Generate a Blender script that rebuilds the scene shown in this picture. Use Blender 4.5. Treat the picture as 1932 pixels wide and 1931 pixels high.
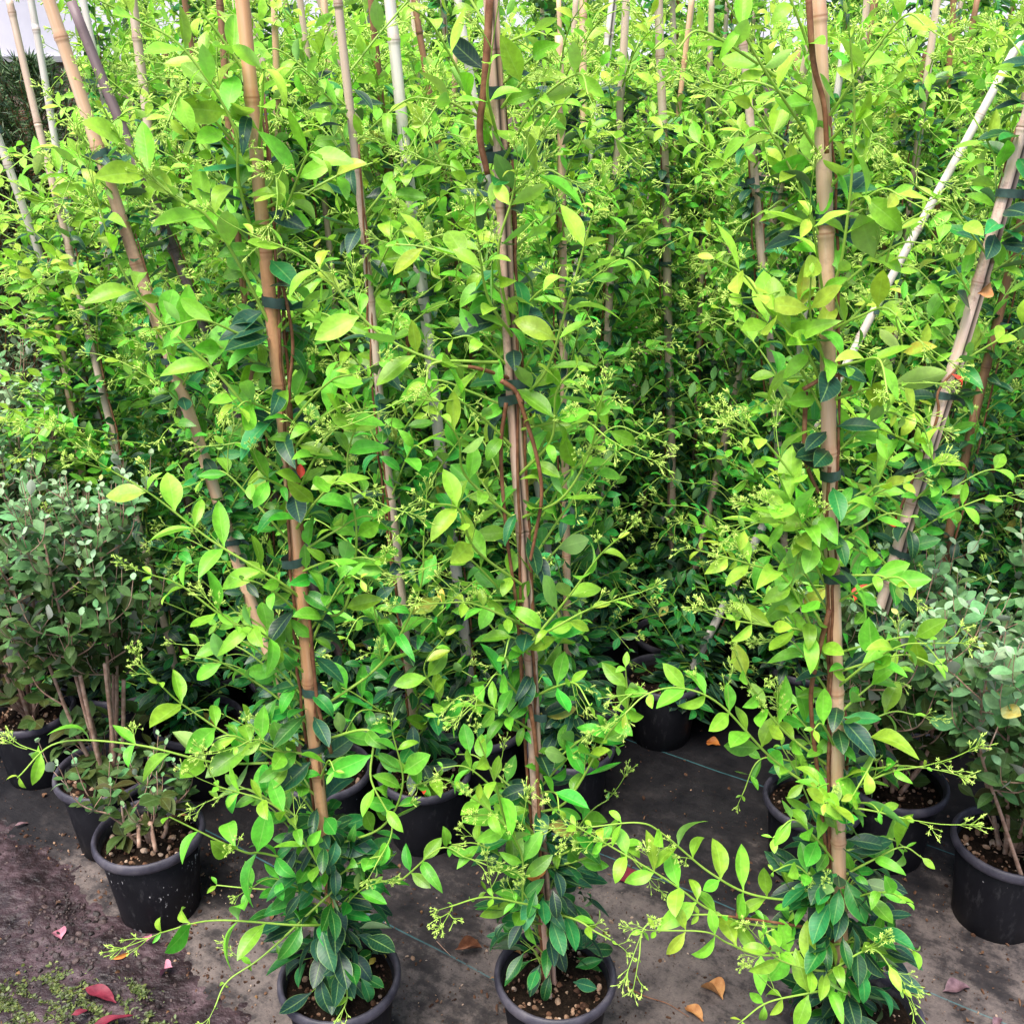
import bpy, math, random
import numpy as np
from mathutils import Vector, Matrix

rng = np.random.default_rng(7)
random.seed(7)
R = math.radians
for o in list(bpy.data.objects):
    bpy.data.objects.remove(o)
SC = bpy.context.scene
COL = SC.collection

# ------------------------------------------------------------------ camera, light, exposure
CAM_H = 1.68
PITCH = R(23.0)
FPX = 1937.0          # focal length in units of a 1932 px wide frame
cam_d = bpy.data.cameras.new('camera')
cam_d.sensor_width = 36.0
cam_d.lens = 36.0 * FPX / 1932.0
cam_d.clip_start = 0.02
cam_d.clip_end = 500.0
cam = bpy.data.objects.new('camera', cam_d)
COL.objects.link(cam)
cam.location = (0, 0, CAM_H)
cam.rotation_euler = (R(90) - PITCH, 0, 0)
SC.camera = cam

SUN_EL, SUN_AZ = R(66), R(212)      # azimuth clockwise from +Y
world = bpy.data.worlds.new('World')
SC.world = world
world.use_nodes = True
wn = world.node_tree
for n in list(wn.nodes):
    wn.nodes.remove(n)
sky = wn.nodes.new('ShaderNodeTexSky')
sky.sky_type = 'NISHITA'
sky.sun_disc = False
sky.sun_elevation = SUN_EL
sky.sun_rotation = SUN_AZ
sky.air_density = 1.0
sky.dust_density = 4.0
sky.ozone_density = 1.0
bg = wn.nodes.new('ShaderNodeBackground')
bg.inputs['Strength'].default_value = 0.115
wo = wn.nodes.new('ShaderNodeOutputWorld')
wn.links.new(sky.outputs[0], bg.inputs['Color'])
wn.links.new(bg.outputs[0], wo.inputs['Surface'])
sun_d = bpy.data.lights.new('sun', 'SUN')
sun_d.energy = 2.4
sun_d.angle = R(34)
sun_d.color = (1.0, 0.96, 0.88)
sun = bpy.data.objects.new('sun', sun_d)
COL.objects.link(sun)
sdir = Vector((math.sin(SUN_AZ) * math.cos(SUN_EL), math.cos(SUN_AZ) * math.cos(SUN_EL), math.sin(SUN_EL)))
sun.rotation_euler = sdir.to_track_quat('Z', 'Y').to_euler()
sun.location = (0, 0, 6)
SC.view_settings.view_transform = 'Standard'
SC.view_settings.look = 'None'
SC.view_settings.exposure = 1.38
SC.view_settings.gamma = 1.0
SC.render.engine = 'CYCLES'
SC.cycles.max_bounces = 5
SC.cycles.transmission_bounces = 4
SC.cycles.diffuse_bounces = 3
SC.cycles.glossy_bounces = 2

# ------------------------------------------------------------------ helpers
def P(u, v, Y):
    """world point at forward distance Y seen at (u, v) of a 1932 px frame (measuring aid)"""
    a = (u - 966.0) / FPX
    t = (v - 966.0) / FPX
    dy = math.cos(PITCH) - t * math.sin(PITCH)
    dz = -math.sin(PITCH) - t * math.cos(PITCH)
    s = Y / dy
    return np.array([a * s, Y, CAM_H + dz * s])

def G(u, v, z=0.0):
    """world point at height z seen at (u, v)"""
    a = (u - 966.0) / FPX
    t = (v - 966.0) / FPX
    dy = math.cos(PITCH) - t * math.sin(PITCH)
    dz = -math.sin(PITCH) - t * math.cos(PITCH)
    s = (z - CAM_H) / dz
    return np.array([a * s, dy * s, z])

def nz(v):
    v = np.asarray(v, float)
    return v / (np.linalg.norm(v, axis=-1, keepdims=True) + 1e-12)

UP = np.array([0, 0, 1.0])

class Geo:
    """collects arrays of verts, faces, a 4-float attribute per vertex and a material slot per face"""
    def __init__(s):
        s.v = []; s.f = {3: [], 4: []}; s.m = {3: [], 4: []}; s.d = []; s.n = 0
    def add(s, v, faces, d, mi=0):
        v = np.asarray(v, float).reshape(-1, 3)
        s.v.append(v)
        d = np.asarray(d, float)
        if d.ndim == 1:
            d = np.tile(d, (len(v), 1))
        s.d.append(d)
        for k in (3, 4):
            if k in faces and len(faces[k]):
                fa = np.asarray(faces[k], int) + s.n
                s.f[k].append(fa); s.m[k].append(np.full(len(fa), mi))
        s.n += len(v)
    def inst(s, tv, tf, td, M, T, S, d2, mi=0):
        """template verts tv with faces tf, data td(n,2); M (k,3,3) columns = axes"""
        k = len(T)
        if k == 0:
            return
        M = np.asarray(M); T = np.asarray(T); S = np.asarray(S)
        if S.ndim == 1:
            S = np.repeat(S[:, None], 3, 1)
        vv = np.einsum('kij,knj->kni', M, tv[None] * S[:, None, :]) + T[:, None, :]
        n = len(tv)
        dd = np.concatenate([np.repeat(np.asarray(d2)[:, None, :], n, 1), np.repeat(td[None], k, 0)], 2)
        off = (np.arange(k) * n)[:, None, None]
        faces = {q: (np.asarray(tf[q])[None] + off).reshape(-1, q) for q in tf if len(tf[q])}
        s.add(vv.reshape(-1, 3), faces, dd.reshape(-1, 4), mi)
    def mesh(s, name, mats, smooth=True):
        me = bpy.data.meshes.new(name)
        if s.n == 0:
            return me
        v = np.concatenate(s.v); d = np.concatenate(s.d)
        li = []; ls = []; mi = []; st = 0
        for k in (3, 4):
            if s.f[k]:
                f = np.concatenate(s.f[k])
                li.append(f.ravel()); ls.append(st + np.arange(len(f)) * k); st += f.size
                mi.append(np.concatenate(s.m[k]))
        li = np.concatenate(li); ls = np.concatenate(ls); mi = np.concatenate(mi)
        me.vertices.add(len(v)); me.vertices.foreach_set('co', v.ravel())
        me.loops.add(len(li)); me.loops.foreach_set('vertex_index', li)
        me.polygons.add(len(ls)); me.polygons.foreach_set('loop_start', ls)
        for m in mats:
            me.materials.append(m)
        me.polygons.foreach_set('material_index', mi)
        me.update(calc_edges=True)
        me.polygons.foreach_set('use_smooth', np.full(len(ls), smooth))
        a = me.attributes.new('dat', 'FLOAT_COLOR', 'POINT')
        a.data.foreach_set('color', d.ravel())
        me.update()
        return me

def obj(name, me, parent=None, loc=None, rot=None):
    o = bpy.data.objects.new(name, me)
    COL.objects.link(o)
    if parent is not None:
        o.parent = parent
    if loc is not None:
        o.location = loc
    if rot is not None:
        o.rotation_euler = rot
    return o

def tag(o, label=None, cat=None, group=None, kind=None):
    if label: o['label'] = label
    if cat: o['category'] = cat
    if group: o['group'] = group
    if kind: o['kind'] = kind
    return o

def spline(pts, n):
    """Catmull-Rom through pts, n samples per span"""
    p = np.asarray(pts, float)
    if len(p) == 2:
        return p[0] + (p[1] - p[0]) * np.linspace(0, 1, n + 1)[:, None]
    q = np.vstack([2 * p[0] - p[1], p, 2 * p[-1] - p[-2]])
    out = []
    for i in range(1, len(q) - 2):
        for t in np.linspace(0, 1, n, endpoint=False):
            a, b, c, d = q[i - 1], q[i], q[i + 1], q[i + 2]
            out.append(0.5 * ((2 * b) + (-a + c) * t + (2 * a - 5 * b + 4 * c - d) * t * t + (-a + 3 * b - 3 * c + d) * t ** 3))
    out.append(p[-1])
    return np.array(out)

def tube(g, path, rad, k=6, dat=(0, 0, 0, 0), mi=0, cap=True, groove=None, nodes=None):
    path = np.asarray(path, float); m = len(path)
    rad = np.broadcast_to(np.asarray(rad, float), (m,)).copy()
    T = nz(np.gradient(path, axis=0))
    ref = np.array([0.13, -1.0, 0.21]) if abs(T[0][1]) < 0.8 else np.array([1.0, 0, 0.2])
    A = nz(np.cross(T, ref)); B = np.cross(T, A)
    an = np.linspace(0, 2 * np.pi, k, endpoint=False)
    rr = np.ones(k)
    if groove is not None:
        rr[groove] = 0.35
    ring = path[:, None, :] + rad[:, None, None] * rr[None, :, None] * (np.cos(an)[None, :, None] * A[:, None, :] + np.sin(an)[None, :, None] * B[:, None, :])
    d = np.tile(np.asarray(dat, float), (m * k, 1))
    if nodes is not None:
        d[:, 0] = np.repeat(nodes, k)
    i = np.arange(m - 1)[:, None] * k; j = np.arange(k)[None, :]; j2 = (j + 1) % k
    q = np.stack([i + j, i + j2, i + k + j2, i + k + j], -1).reshape(-1, 4)
    v = ring.reshape(-1, 3); f = {4: q}
    if cap:
        v = np.vstack([v, path[0], path[-1]])
        d = np.vstack([d, d[0], d[-1]])
        jj = np.arange(k); t3 = np.vstack([np.stack([np.full(k, m * k), (jj + 1) % k, jj], -1),
                                           np.stack([np.full(k, m * k + 1), (m - 1) * k + jj, (m - 1) * k + (jj + 1) % k], -1)])
        f[3] = t3
    g.add(v, f, d, mi)

# ------------------------------------------------------------------ materials
def mat(name):
    m = bpy.data.materials.new(name)
    m.use_nodes = True
    nt = m.node_tree
    for n in list(nt.nodes):
        nt.nodes.remove(n)
    return m, nt

def N(nt, t, **kw):
    n = nt.nodes.new(t)
    for k, v in kw.items():
        if k == 'ins':
            for a, b in v.items():
                n.inputs[a].default_value = b
        else:
            setattr(n, k, v)
    return n

def L(nt, a, b):
    nt.links.new(a, b)

def ramp(nt, fac, stops, interp='LINEAR'):
    r = N(nt, 'ShaderNodeValToRGB')
    r.color_ramp.interpolation = interp
    els = r.color_ramp.elements
    while len(els) > 1:
        els.remove(els[0])
    els[0].position = stops[0][0]; els[0].color = (*stops[0][1], 1)
    for p, c in stops[1:]:
        e = els.new(p); e.color = (*c, 1)
    L(nt, fac, r.inputs[0])
    return r.outputs[0]

def mix(nt, fac, a, b, blend='MIX'):
    n = N(nt, 'ShaderNodeMix', data_type='RGBA', blend_type=blend)
    for sock, val in ((n.inputs[0], fac), (n.inputs[6], a), (n.inputs[7], b)):
        if hasattr(val, 'is_output'):
            L(nt, val, sock)
        else:
            sock.default_value = val if not isinstance(val, tuple) or len(val) == 4 else (*val, 1)
    return n.outputs[2]

def mth(nt, op, a, b=0.0, c=0.0):
    n = N(nt, 'ShaderNodeMath', operation=op)
    for i, val in enumerate((a, b, c)):
        if hasattr(val, 'is_output'):
            L(nt, val, n.inputs[i])
        else:
            n.inputs[i].default_value = val
    return n.outputs[0]

def noise(nt, scale, detail=3, rough=0.6, vec=None, dist=0.0):
    n = N(nt, 'ShaderNodeTexNoise', ins={'Scale': scale, 'Detail': detail, 'Roughness': rough, 'Distortion': dist})
    if vec is not None:
        L(nt, vec, n.inputs['Vector'])
    return n.outputs['Fac']

def bump(nt, h, strength=0.3, dist=0.01):
    b = N(nt, 'ShaderNodeBump', ins={'Strength': strength, 'Distance': dist})
    L(nt, h, b.inputs['Height'])
    return b.outputs[0]

def leaf_material(name, stops, trans=0.35, rough=0.43, vein=(0.5, 0.8, 0.2), under=(0.35, 0.5, 0.25), under_f=0.35, trans_tint=(0.95, 1.15, 0.45), spec=0.45, edge=0.25):
    """dat.r = age 0..1, dat.g = random, dat.b = across -1..1, dat.a = along 0..1"""
    m, nt = mat(name)
    at = N(nt, 'ShaderNodeAttribute', attribute_name='dat')
    sp = N(nt, 'ShaderNodeSeparateColor'); L(nt, at.outputs['Color'], sp.inputs[0])
    age, rnd, acr = sp.outputs[0], sp.outputs[1], sp.outputs[2]
    alo = at.outputs['Alpha']
    tc = N(nt, 'ShaderNodeTexCoord')
    n1 = noise(nt, 35, 2, 0.6, tc.outputs['Object'])
    a2 = mth(nt, 'ADD', age, mth(nt, 'MULTIPLY', mth(nt, 'SUBTRACT', n1, 0.5), 0.10))
    col = ramp(nt, a2, stops)
    hsv = N(nt, 'ShaderNodeHueSaturation', ins={'Saturation': 1.0})
    L(nt, col, hsv.inputs['Color'])
    L(nt, mth(nt, 'ADD', 0.474, mth(nt, 'MULTIPLY', rnd, 0.05)), hsv.inputs['Hue'])
    L(nt, mth(nt, 'ADD', 0.72, mth(nt, 'MULTIPLY', rnd, 0.5)), hsv.inputs['Value'])
    yl = mth(nt, 'MULTIPLY', mth(nt, 'GREATER_THAN', rnd, 0.994), mth(nt, 'MULTIPLY', noise(nt, 60, 2, 0.6, tc.outputs['Object']), 1.3))
    base = mix(nt, yl, hsv.outputs[0], (0.50, 0.36, 0.05, 1))
    spk = mth(nt, 'MULTIPLY', mth(nt, 'MAXIMUM', mth(nt, 'SUBTRACT', noise(nt, 260, 2, 0.7, tc.outputs['Object']), 0.69), 0.0), 9.0)
    base = mix(nt, mth(nt, 'MINIMUM', mth(nt, 'MULTIPLY', spk, rnd), 0.8), base, (0.16, 0.10, 0.03, 1))
    blot = mth(nt, 'MULTIPLY', mth(nt, 'SUBTRACT', noise(nt, 95, 3, 0.6, tc.outputs['Object']), 0.5), 1.1)
    hv2 = N(nt, 'ShaderNodeHueSaturation'); L(nt, base, hv2.inputs['Color']); L(nt, mth(nt, 'ADD', 1.0, blot), hv2.inputs['Value'])
    hsv = hv2
    ab = mth(nt, 'ABSOLUTE', acr)
    mid = mth(nt, 'SUBTRACT', 1.0, mth(nt, 'MULTIPLY', ab, 11.0)); mid = mth(nt, 'MAXIMUM', mid, 0.0)
    side = mth(nt, 'SINE', mth(nt, 'MULTIPLY', mth(nt, 'SUBTRACT', alo, mth(nt, 'MULTIPLY', ab, 0.16)), 62.0))
    side2 = mth(nt, 'MULTIPLY', mth(nt, 'MAXIMUM', mth(nt, 'SUBTRACT', side, 0.72), 0.0), 0.28)
    ed = mth(nt, 'MULTIPLY', mth(nt, 'MAXIMUM', mth(nt, 'SUBTRACT', ab, 0.9), 0.0), 10.0 * edge)
    vf = mth(nt, 'ADD', mth(nt, 'ADD', mth(nt, 'MULTIPLY', mid, 0.45), side2), ed)
    vcol = mix(nt, 0.55, hsv.outputs[0], (*vein, 1))
    c = mix(nt, vf, hsv.outputs[0], vcol)
    geo = N(nt, 'ShaderNodeNewGeometry')
    cu = mix(nt, under_f, c, (*under, 1))
    c2 = mix(nt, geo.outputs['Backfacing'], c, cu)
    pr = N(nt, 'ShaderNodeBsdfPrincipled', ins={'Roughness': rough, 'Specular IOR Level': spec})
    L(nt, c2, pr.inputs['Base Color'])
    L(nt, mth(nt, 'ADD', mth(nt, 'ADD', rough - 0.06, mth(nt, 'MULTIPLY', rnd, 0.16)), mth(nt, 'MULTIPLY', geo.outputs['Backfacing'], 0.25)), pr.inputs['Roughness'])
    h = mth(nt, 'SUBTRACT', mth(nt, 'MULTIPLY', side, 0.25), mid)
    L(nt, bump(nt, h, 0.25, 0.0006), pr.inputs['Normal'])
    tr = N(nt, 'ShaderNodeBsdfTranslucent')
    tcol = mix(nt, 1.0, c2, (*trans_tint, 1), 'MULTIPLY')
    L(nt, tcol, tr.inputs['Color'])
    mx = N(nt, 'ShaderNodeMixShader', ins={'Fac': trans})
    L(nt, mth(nt, 'MULTIPLY', mth(nt, 'SUBTRACT', 1.15, age), trans), mx.inputs[0])
    L(nt, pr.outputs[0], mx.inputs[1]); L(nt, tr.outputs[0], mx.inputs[2])
    out = N(nt, 'ShaderNodeOutputMaterial'); L(nt, mx.outputs[0], out.inputs[0])
    return m

def simple(name, stops, scale=8, rough=0.6, bscale=60, bst=0.2, bdist=0.002, detail=4, spec=0.4, useattr=False, vecscale=None, rough_var=0.0):
    m, nt = mat(name)
    tc = N(nt, 'ShaderNodeTexCoord'); vec = tc.outputs['Object']
    if vecscale:
        mp = N(nt, 'ShaderNodeMapping'); mp.inputs['Scale'].default_value = vecscale
        L(nt, vec, mp.inputs[0]); vec = mp.outputs[0]
    n1 = noise(nt, scale, detail, 0.6, vec)
    if useattr:
        at = N(nt, 'ShaderNodeAttribute', attribute_name='dat')
        sp = N(nt, 'ShaderNodeSeparateColor'); L(nt, at.outputs['Color'], sp.inputs[0])
        n1 = mth(nt, 'ADD', mth(nt, 'MULTIPLY', n1, 0.45), mth(nt, 'MULTIPLY', sp.outputs[1], 0.62))
    col = ramp(nt, n1, stops)
    pr = N(nt, 'ShaderNodeBsdfPrincipled', ins={'Roughness': rough, 'Specular IOR Level': spec})
    L(nt, col, pr.inputs['Base Color'])
    if rough_var:
        L(nt, mth(nt, 'ADD', rough, mth(nt, 'MULTIPLY', n1, rough_var)), pr.inputs['Roughness'])
    L(nt, bump(nt, noise(nt, bscale, 4, 0.6, vec), bst, bdist), pr.inputs['Normal'])
    out = N(nt, 'ShaderNodeOutputMaterial'); L(nt, pr.outputs[0], out.inputs[0])
    return m

M = {}
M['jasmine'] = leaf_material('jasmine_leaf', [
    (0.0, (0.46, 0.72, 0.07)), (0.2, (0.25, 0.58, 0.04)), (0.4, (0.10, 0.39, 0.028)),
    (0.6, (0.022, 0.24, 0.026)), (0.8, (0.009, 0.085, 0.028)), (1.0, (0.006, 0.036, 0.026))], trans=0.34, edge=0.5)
M['feijoa'] = leaf_material('feijoa_leaf', [
    (-0.0, (0.30, 0.44, 0.26)), (0.25, (0.12, 0.27, 0.10)), (0.5, (0.055, 0.12, 0.03)), (0.75, (0.045, 0.075, 0.016)), (1.0, (0.055, 0.055, 0.014))],
    trans=0.12, rough=0.5, vein=(0.2, 0.3, 0.15), under=(0.46, 0.50, 0.44), under_f=0.7, trans_tint=(1, 1, 0.6), spec=0.15, edge=0.3)
M['green_stem'] = simple('green_stem', [(0.3, (0.20, 0.38, 0.04)), (0.7, (0.32, 0.48, 0.08))], 30, 0.5)
M['brown_stem'] = simple('brown_stem', [(0.25, (0.075, 0.025, 0.012)), (0.5, (0.19, 0.075, 0.035)), (0.75, (0.30, 0.15, 0.08))], 60, 0.65, 200, 0.4, 0.001)
M['grey_stem'] = simple('grey_stem', [(0.25, (0.16, 0.09, 0.06)), (0.5, (0.34, 0.21, 0.15)), (0.75, (0.50, 0.38, 0.30))], 60, 0.7, 200, 0.5, 0.001)
M['flower'] = simple('flower_bud', [(0.3, (0.32, 0.54, 0.07)), (0.7, (0.58, 0.74, 0.18))], 80, 0.5, spec=0.3)
M['tape'] = simple('plant_tape', [(0.3, (0.016, 0.035, 0.030)), (0.7, (0.05, 0.10, 0.085))], 40, 0.42, 120, 0.3, 0.002)

def cane_material(name, base, dark, pale, mott=0.5, tip=None):
    m, nt = mat(name)
    tc = N(nt, 'ShaderNodeTexCoord')
    mp = N(nt, 'ShaderNodeMapping'); mp.inputs['Scale'].default_value = (45, 45, 3)
    L(nt, tc.outputs['Object'], mp.inputs[0])
    n1 = noise(nt, 1.0, 5, 0.65, mp.outputs[0])
    n2 = noise(nt, 6.0, 4, 0.6, tc.outputs['Object'])
    n3 = noise(nt, 120.0, 3, 0.7, tc.outputs['Object'])
    c = ramp(nt, n1, [(0.25, dark), (0.5, base), (0.8, pale)])
    spots = mth(nt, 'MULTIPLY', mth(nt, 'MAXIMUM', mth(nt, 'SUBTRACT', mth(nt, 'ADD', n2, mth(nt, 'MULTIPLY', n3, 0.35)), 0.715), 0.0), 6.5 * mott)
    spots = mth(nt, 'MINIMUM', spots, 0.85)
    c = mix(nt, spots, c, (dark[0] * .35, dark[1] * .3, dark[2] * .3, 1))
    at = N(nt, 'ShaderNodeAttribute', attribute_name='dat')
    sp = N(nt, 'ShaderNodeSeparateColor'); L(nt, at.outputs['Color'], sp.inputs[0])
    c = mix(nt, mth(nt, 'MULTIPLY', sp.outputs[0], 0.75), c, (dark[0] * .6, dark[1] * .4, dark[2] * .35, 1))
    c = mix(nt, sp.outputs[2], c, (0.012, 0.008, 0.006, 1))
    pr = N(nt, 'ShaderNodeBsdfPrincipled', ins={'Roughness': 0.5, 'Specular IOR Level': 0.4})
    L(nt, c, pr.inputs['Base Color'])
    L(nt, bump(nt, n1, 0.35, 0.0015), pr.inputs['Normal'])
    out = N(nt, 'ShaderNodeOutputMaterial'); L(nt, pr.outputs[0], out.inputs[0])
    return m
M['tan'] = cane_material('bamboo_tan', (0.64, 0.41, 0.26), (0.52, 0.29, 0.16), (0.76, 0.60, 0.47), 0.45)
M['orange'] = cane_material('bamboo_orange', (0.62, 0.33, 0.17), (0.50, 0.23, 0.10), (0.74, 0.52, 0.36), 0.4)
M['pink'] = cane_material('bamboo_pinkish', (0.60, 0.38, 0.29), (0.44, 0.23, 0.16), (0.74, 0.60, 0.52), 0.9)
M['pale'] = cane_material('bamboo_pale', (0.60, 0.54, 0.50), (0.46, 0.39, 0.34), (0.76, 0.72, 0.69), 0.3)
M['grey'] = cane_material('bamboo_grey', (0.52, 0.39, 0.30), (0.36, 0.25, 0.17), (0.66, 0.56, 0.48), 0.5)
M['paleb'] = cane_material('bamboo_weathered_pink', (0.70, 0.50, 0.42), (0.56, 0.34, 0.26), (0.82, 0.70, 0.64), 0.8)
M['brown'] = cane_material('bamboo_brown', (0.24, 0.12, 0.06), (0.10, 0.045, 0.025), (0.36, 0.21, 0.12), 0.6)
M['dark'] = cane_material('stake_dark', (0.16, 0.11, 0.12), (0.06, 0.035, 0.04), (0.27, 0.20, 0.21), 0.8)

def pot_material(name, splash):
    m, nt = mat(name)
    tc = N(nt, 'ShaderNodeTexCoord')
    n1 = noise(nt, 9, 5, 0.65, tc.outputs['Object'])
    mp = N(nt, 'ShaderNodeMapping'); mp.inputs['Scale'].default_value = (70, 70, 25)
    L(nt, tc.outputs['Object'], mp.inputs[0])
    n2 = noise(nt, 1.0, 5, 0.72, mp.outputs[0])
    c = ramp(nt, n1, [(0.3, (0.004, 0.004, 0.006)), (0.6, (0.008, 0.008, 0.011)), (0.85, (0.022, 0.020, 0.024))])
    mp3 = N(nt, 'ShaderNodeMapping'); mp3.inputs['Scale'].default_value = (150, 150, 75)
    L(nt, tc.outputs['Object'], mp3.inputs[0])
    n3 = noise(nt, 1.0, 2, 0.55, mp3.outputs[0]); n4 = noise(nt, 13.0, 2, 0.5, tc.outputs['Object'])
    sp = mth(nt, 'MULTIPLY', mth(nt, 'MAXIMUM', mth(nt, 'SUBTRACT', mth(nt, 'ADD', n3, mth(nt, 'MULTIPLY', n4, 0.75)), 1.07 if splash else 1.22), 0), 12.0)
    sp = mth(nt, 'MINIMUM', mth(nt, 'ADD', sp, mth(nt, 'MULTIPLY', mth(nt, 'MAXIMUM', mth(nt, 'SUBTRACT', n2, 0.56), 0), 0.35)), 0.85)
    c = mix(nt, sp, c, (0.42, 0.41, 0.42, 1))
    pr = N(nt, 'ShaderNodeBsdfPrincipled', ins={'Roughness': 0.45, 'Specular IOR Level': 0.22})
    L(nt, c, pr.inputs['Base Color'])
    L(nt, mth(nt, 'ADD', 0.34, mth(nt, 'MULTIPLY', n1, 0.35)), pr.inputs['Roughness'])
    L(nt, bump(nt, n2, 0.12, 0.001), pr.inputs['Normal'])
    out = N(nt, 'ShaderNodeOutputMaterial'); L(nt, pr.outputs[0], out.inputs[0])
    return m
M['pot'] = pot_material('pot_plastic', False)
M['pot_splash'] = pot_material('pot_plastic_splashed', True)
M['rim'] = simple('pot_rim_plastic', [(0.3, (0.022, 0.021, 0.032)), (0.55, (0.052, 0.048, 0.066)), (0.8, (0.11, 0.10, 0.11))], 25, 0.42, 150, 0.25, 0.001, rough_var=0.25)
M['soil'] = simple('potting_mix', [(0.3, (0.005, 0.003, 0.002)), (0.58, (0.014, 0.009, 0.006)), (0.78, (0.05, 0.03, 0.02))], 90, 0.95, 150, 0.9, 0.006, spec=0.1)
M['grit'] = simple('potting_grit', [(0.2, (0.025, 0.012, 0.008)), (0.5, (0.12, 0.06, 0.035)), (0.75, (0.32, 0.21, 0.14)), (1.0, (0.55, 0.48, 0.42))], 60, 0.85, 120, 0.5, 0.003, spec=0.2, useattr=True)

# ------------------------------------------------------------------ leaf templates
def leaf_template(rows, cols, wmax, shape, curve, fold, twist=0.0, pet=0.07, wave=0.0):
    """+Y along, +Z normal, unit length.  returns verts, faces, data(across, along)"""
    ts = np.linspace(0, 1, rows)
    cs = np.linspace(-1, 1, cols)
    v = []; d = []
    for t in ts[:-1]:
        if t <= 1e-6:
            w = 0.012
        else:
            q = max(0.0, (t - pet) / (1 - pet))
            w = max(0.014, wmax * (math.sin(math.pi * q ** shape) ** 0.82) if q > 0 else 0.014)
        ang = curve * t
        yy = math.sin(ang) / curve if abs(curve) > 1e-3 else t
        zz = -(1 - math.cos(ang)) / curve if abs(curve) > 1e-3 else 0.0
        for c in cs:
            x = c * w
            lift = fold * abs(c) ** 1.3 * w + wave * math.sin(t * 9 + c * 2) * w * abs(c)
            tw = twist * t
            xx = x * math.cos(tw) - lift * math.sin(tw)
            ll = x * math.sin(tw) + lift * math.cos(tw)
            v.append((xx, yy - ll * math.sin(-ang) * 0.0, zz + ll)); d.append((c, t))
    ang = curve
    v.append((0, math.sin(ang) / curve if abs(curve) > 1e-3 else 1, -(1 - math.cos(ang)) / curve if abs(curve) > 1e-3 else 0)); d.append((0, 1))
    q = []
    for i in range(rows - 2):
        for j in range(cols - 1):
            a = i * cols + j
            q.append((a, a + 1, a + cols + 1, a + cols))
    b = (rows - 2) * cols; e = len(v) - 1
    t3 = [(b + j, b + j + 1, e) for j in range(cols - 1)]
    return np.array(v), {4: q, 3: t3}, np.array(d)

JH = [leaf_template(10, 5, 0.205, 0.95, 0.75, 0.30, 0.15), leaf_template(10, 5, 0.19, 0.82, 1.25, 0.42, -0.3, wave=0.06),
      leaf_template(10, 5, 0.225, 0.9, 0.35, 0.22, 0.1, wave=0.08), leaf_template(10, 5, 0.175, 0.9, 1.9, 0.38, 0.35),
      leaf_template(10, 5, 0.21, 0.85, 0.12, 0.5, -0.15), leaf_template(10, 5, 0.195, 0.98, -0.4, 0.35, 0.25)]
JL = [leaf_template(6, 3, 0.205, 0.92, 0.8, 0.30, 0.15), leaf_template(6, 3, 0.215, 0.85, 1.3, 0.40, -0.3),
      leaf_template(6, 3, 0.225, 0.9, 0.3, 0.25, 0.1), leaf_template(6, 3, 0.22, 0.9, -0.3, 0.4, 0.2)]
FH = [leaf_template(8, 5, 0.30, 0.92, 0.3, 0.22, 0.1, 0.05), leaf_template(8, 5, 0.27, 0.85, 0.7, 0.3, -0.1, 0.05), leaf_template(8, 5, 0.29, 1.0, -0.3, 0.28, 0.15, 0.05)]

def place_leaves(g, T, D, Nn, S, age, tpls, mi=0, r=None):
    """T base points, D directions, Nn approx normals"""
    T = np.asarray(T); 
    if len(T) == 0:
        return
    D = nz(D); Nn = np.asarray(Nn)
    Nn = nz(Nn - (Nn * D).sum(1, keepdims=True) * D)
    X = np.cross(D, Nn)
    Mx = np.stack([X, D, Nn], 2)
    S = np.asarray(S); age = np.clip(np.asarray(age), 0, 1)
    rr = rng.random(len(T))
    pick = rng.integers(0, len(tpls), len(T))
    wv = 1 + rng.normal(0, 0.10, len(T))
    for i, (tv, tf, td) in enumerate(tpls):
        k = pick == i
        if k.any():
            S3 = np.stack([S[k] * wv[k], S[k], S[k] * rng.uniform(0.6, 1.3, k.sum())], 1)
            g.inst(tv, tf, td, Mx[k], T[k], S3, np.stack([age[k], rr[k]], 1), mi)

# ------------------------------------------------------------------ flower clusters (unit: metres, +Z axis)
def bud_template(full):
    v = []; f4 = []; f3 = []
    k = 4 if full else 3
    prof = [(0, .0005), (.0035, .0007), (.0055, .0010), (.0085, .0007)] if full else [(0, .0007), (.006, .0012)]
    for z, r in prof:
        for j in range(k):
            a = 2 * math.pi * j / k
            v.append((r * math.cos(a), r * math.sin(a), z))
    for i in range(len(prof) - 1):
        for j in range(k):
            f4.append((i * k + j, i * k + (j + 1) % k, (i + 1) * k + (j + 1) % k, (i + 1) * k + j))
    e = len(v); v.append((0, 0, prof[-1][0] + .0025))
    for j in range(k):
        f3.append(((len(prof) - 1) * k + j, (len(prof) - 1) * k + (j + 1) % k, e))
    if full:
        for j in range(5):
            a = 2 * math.pi * j / 5 + .3
            ca, sa = math.cos(a), math.sin(a)
            b = len(v)
            for r, z, w in ((.0007, .0045, .0005), (.0026, .0068, .0006), (.0038, .0070, .0001)):
                v.append((r * ca - w * sa, r * sa + w * ca, z)); v.append((r * ca + w * sa, r * sa - w * ca, z))
            f4 += [(b, b + 1, b + 3, b + 2), (b + 2, b + 3, b + 5, b + 4)]
    else:
        for j in range(3):
            a = 2 * math.pi * j / 3 + .3
            ca, sa = math.cos(a), math.sin(a); b = len(v)
            v += [(.0006 * -sa, .0006 * ca, .004), (.0006 * sa, -.0006 * ca, .004), (.0048 * ca, .0048 * sa, .0065)]
            f3.append((b, b + 1, b + 2))
    v = np.array(v)
    return v, {4: f4, 3: f3}, np.zeros((len(v), 2))
BUDF, BUDL = bud_template(True), bud_template(False)

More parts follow.
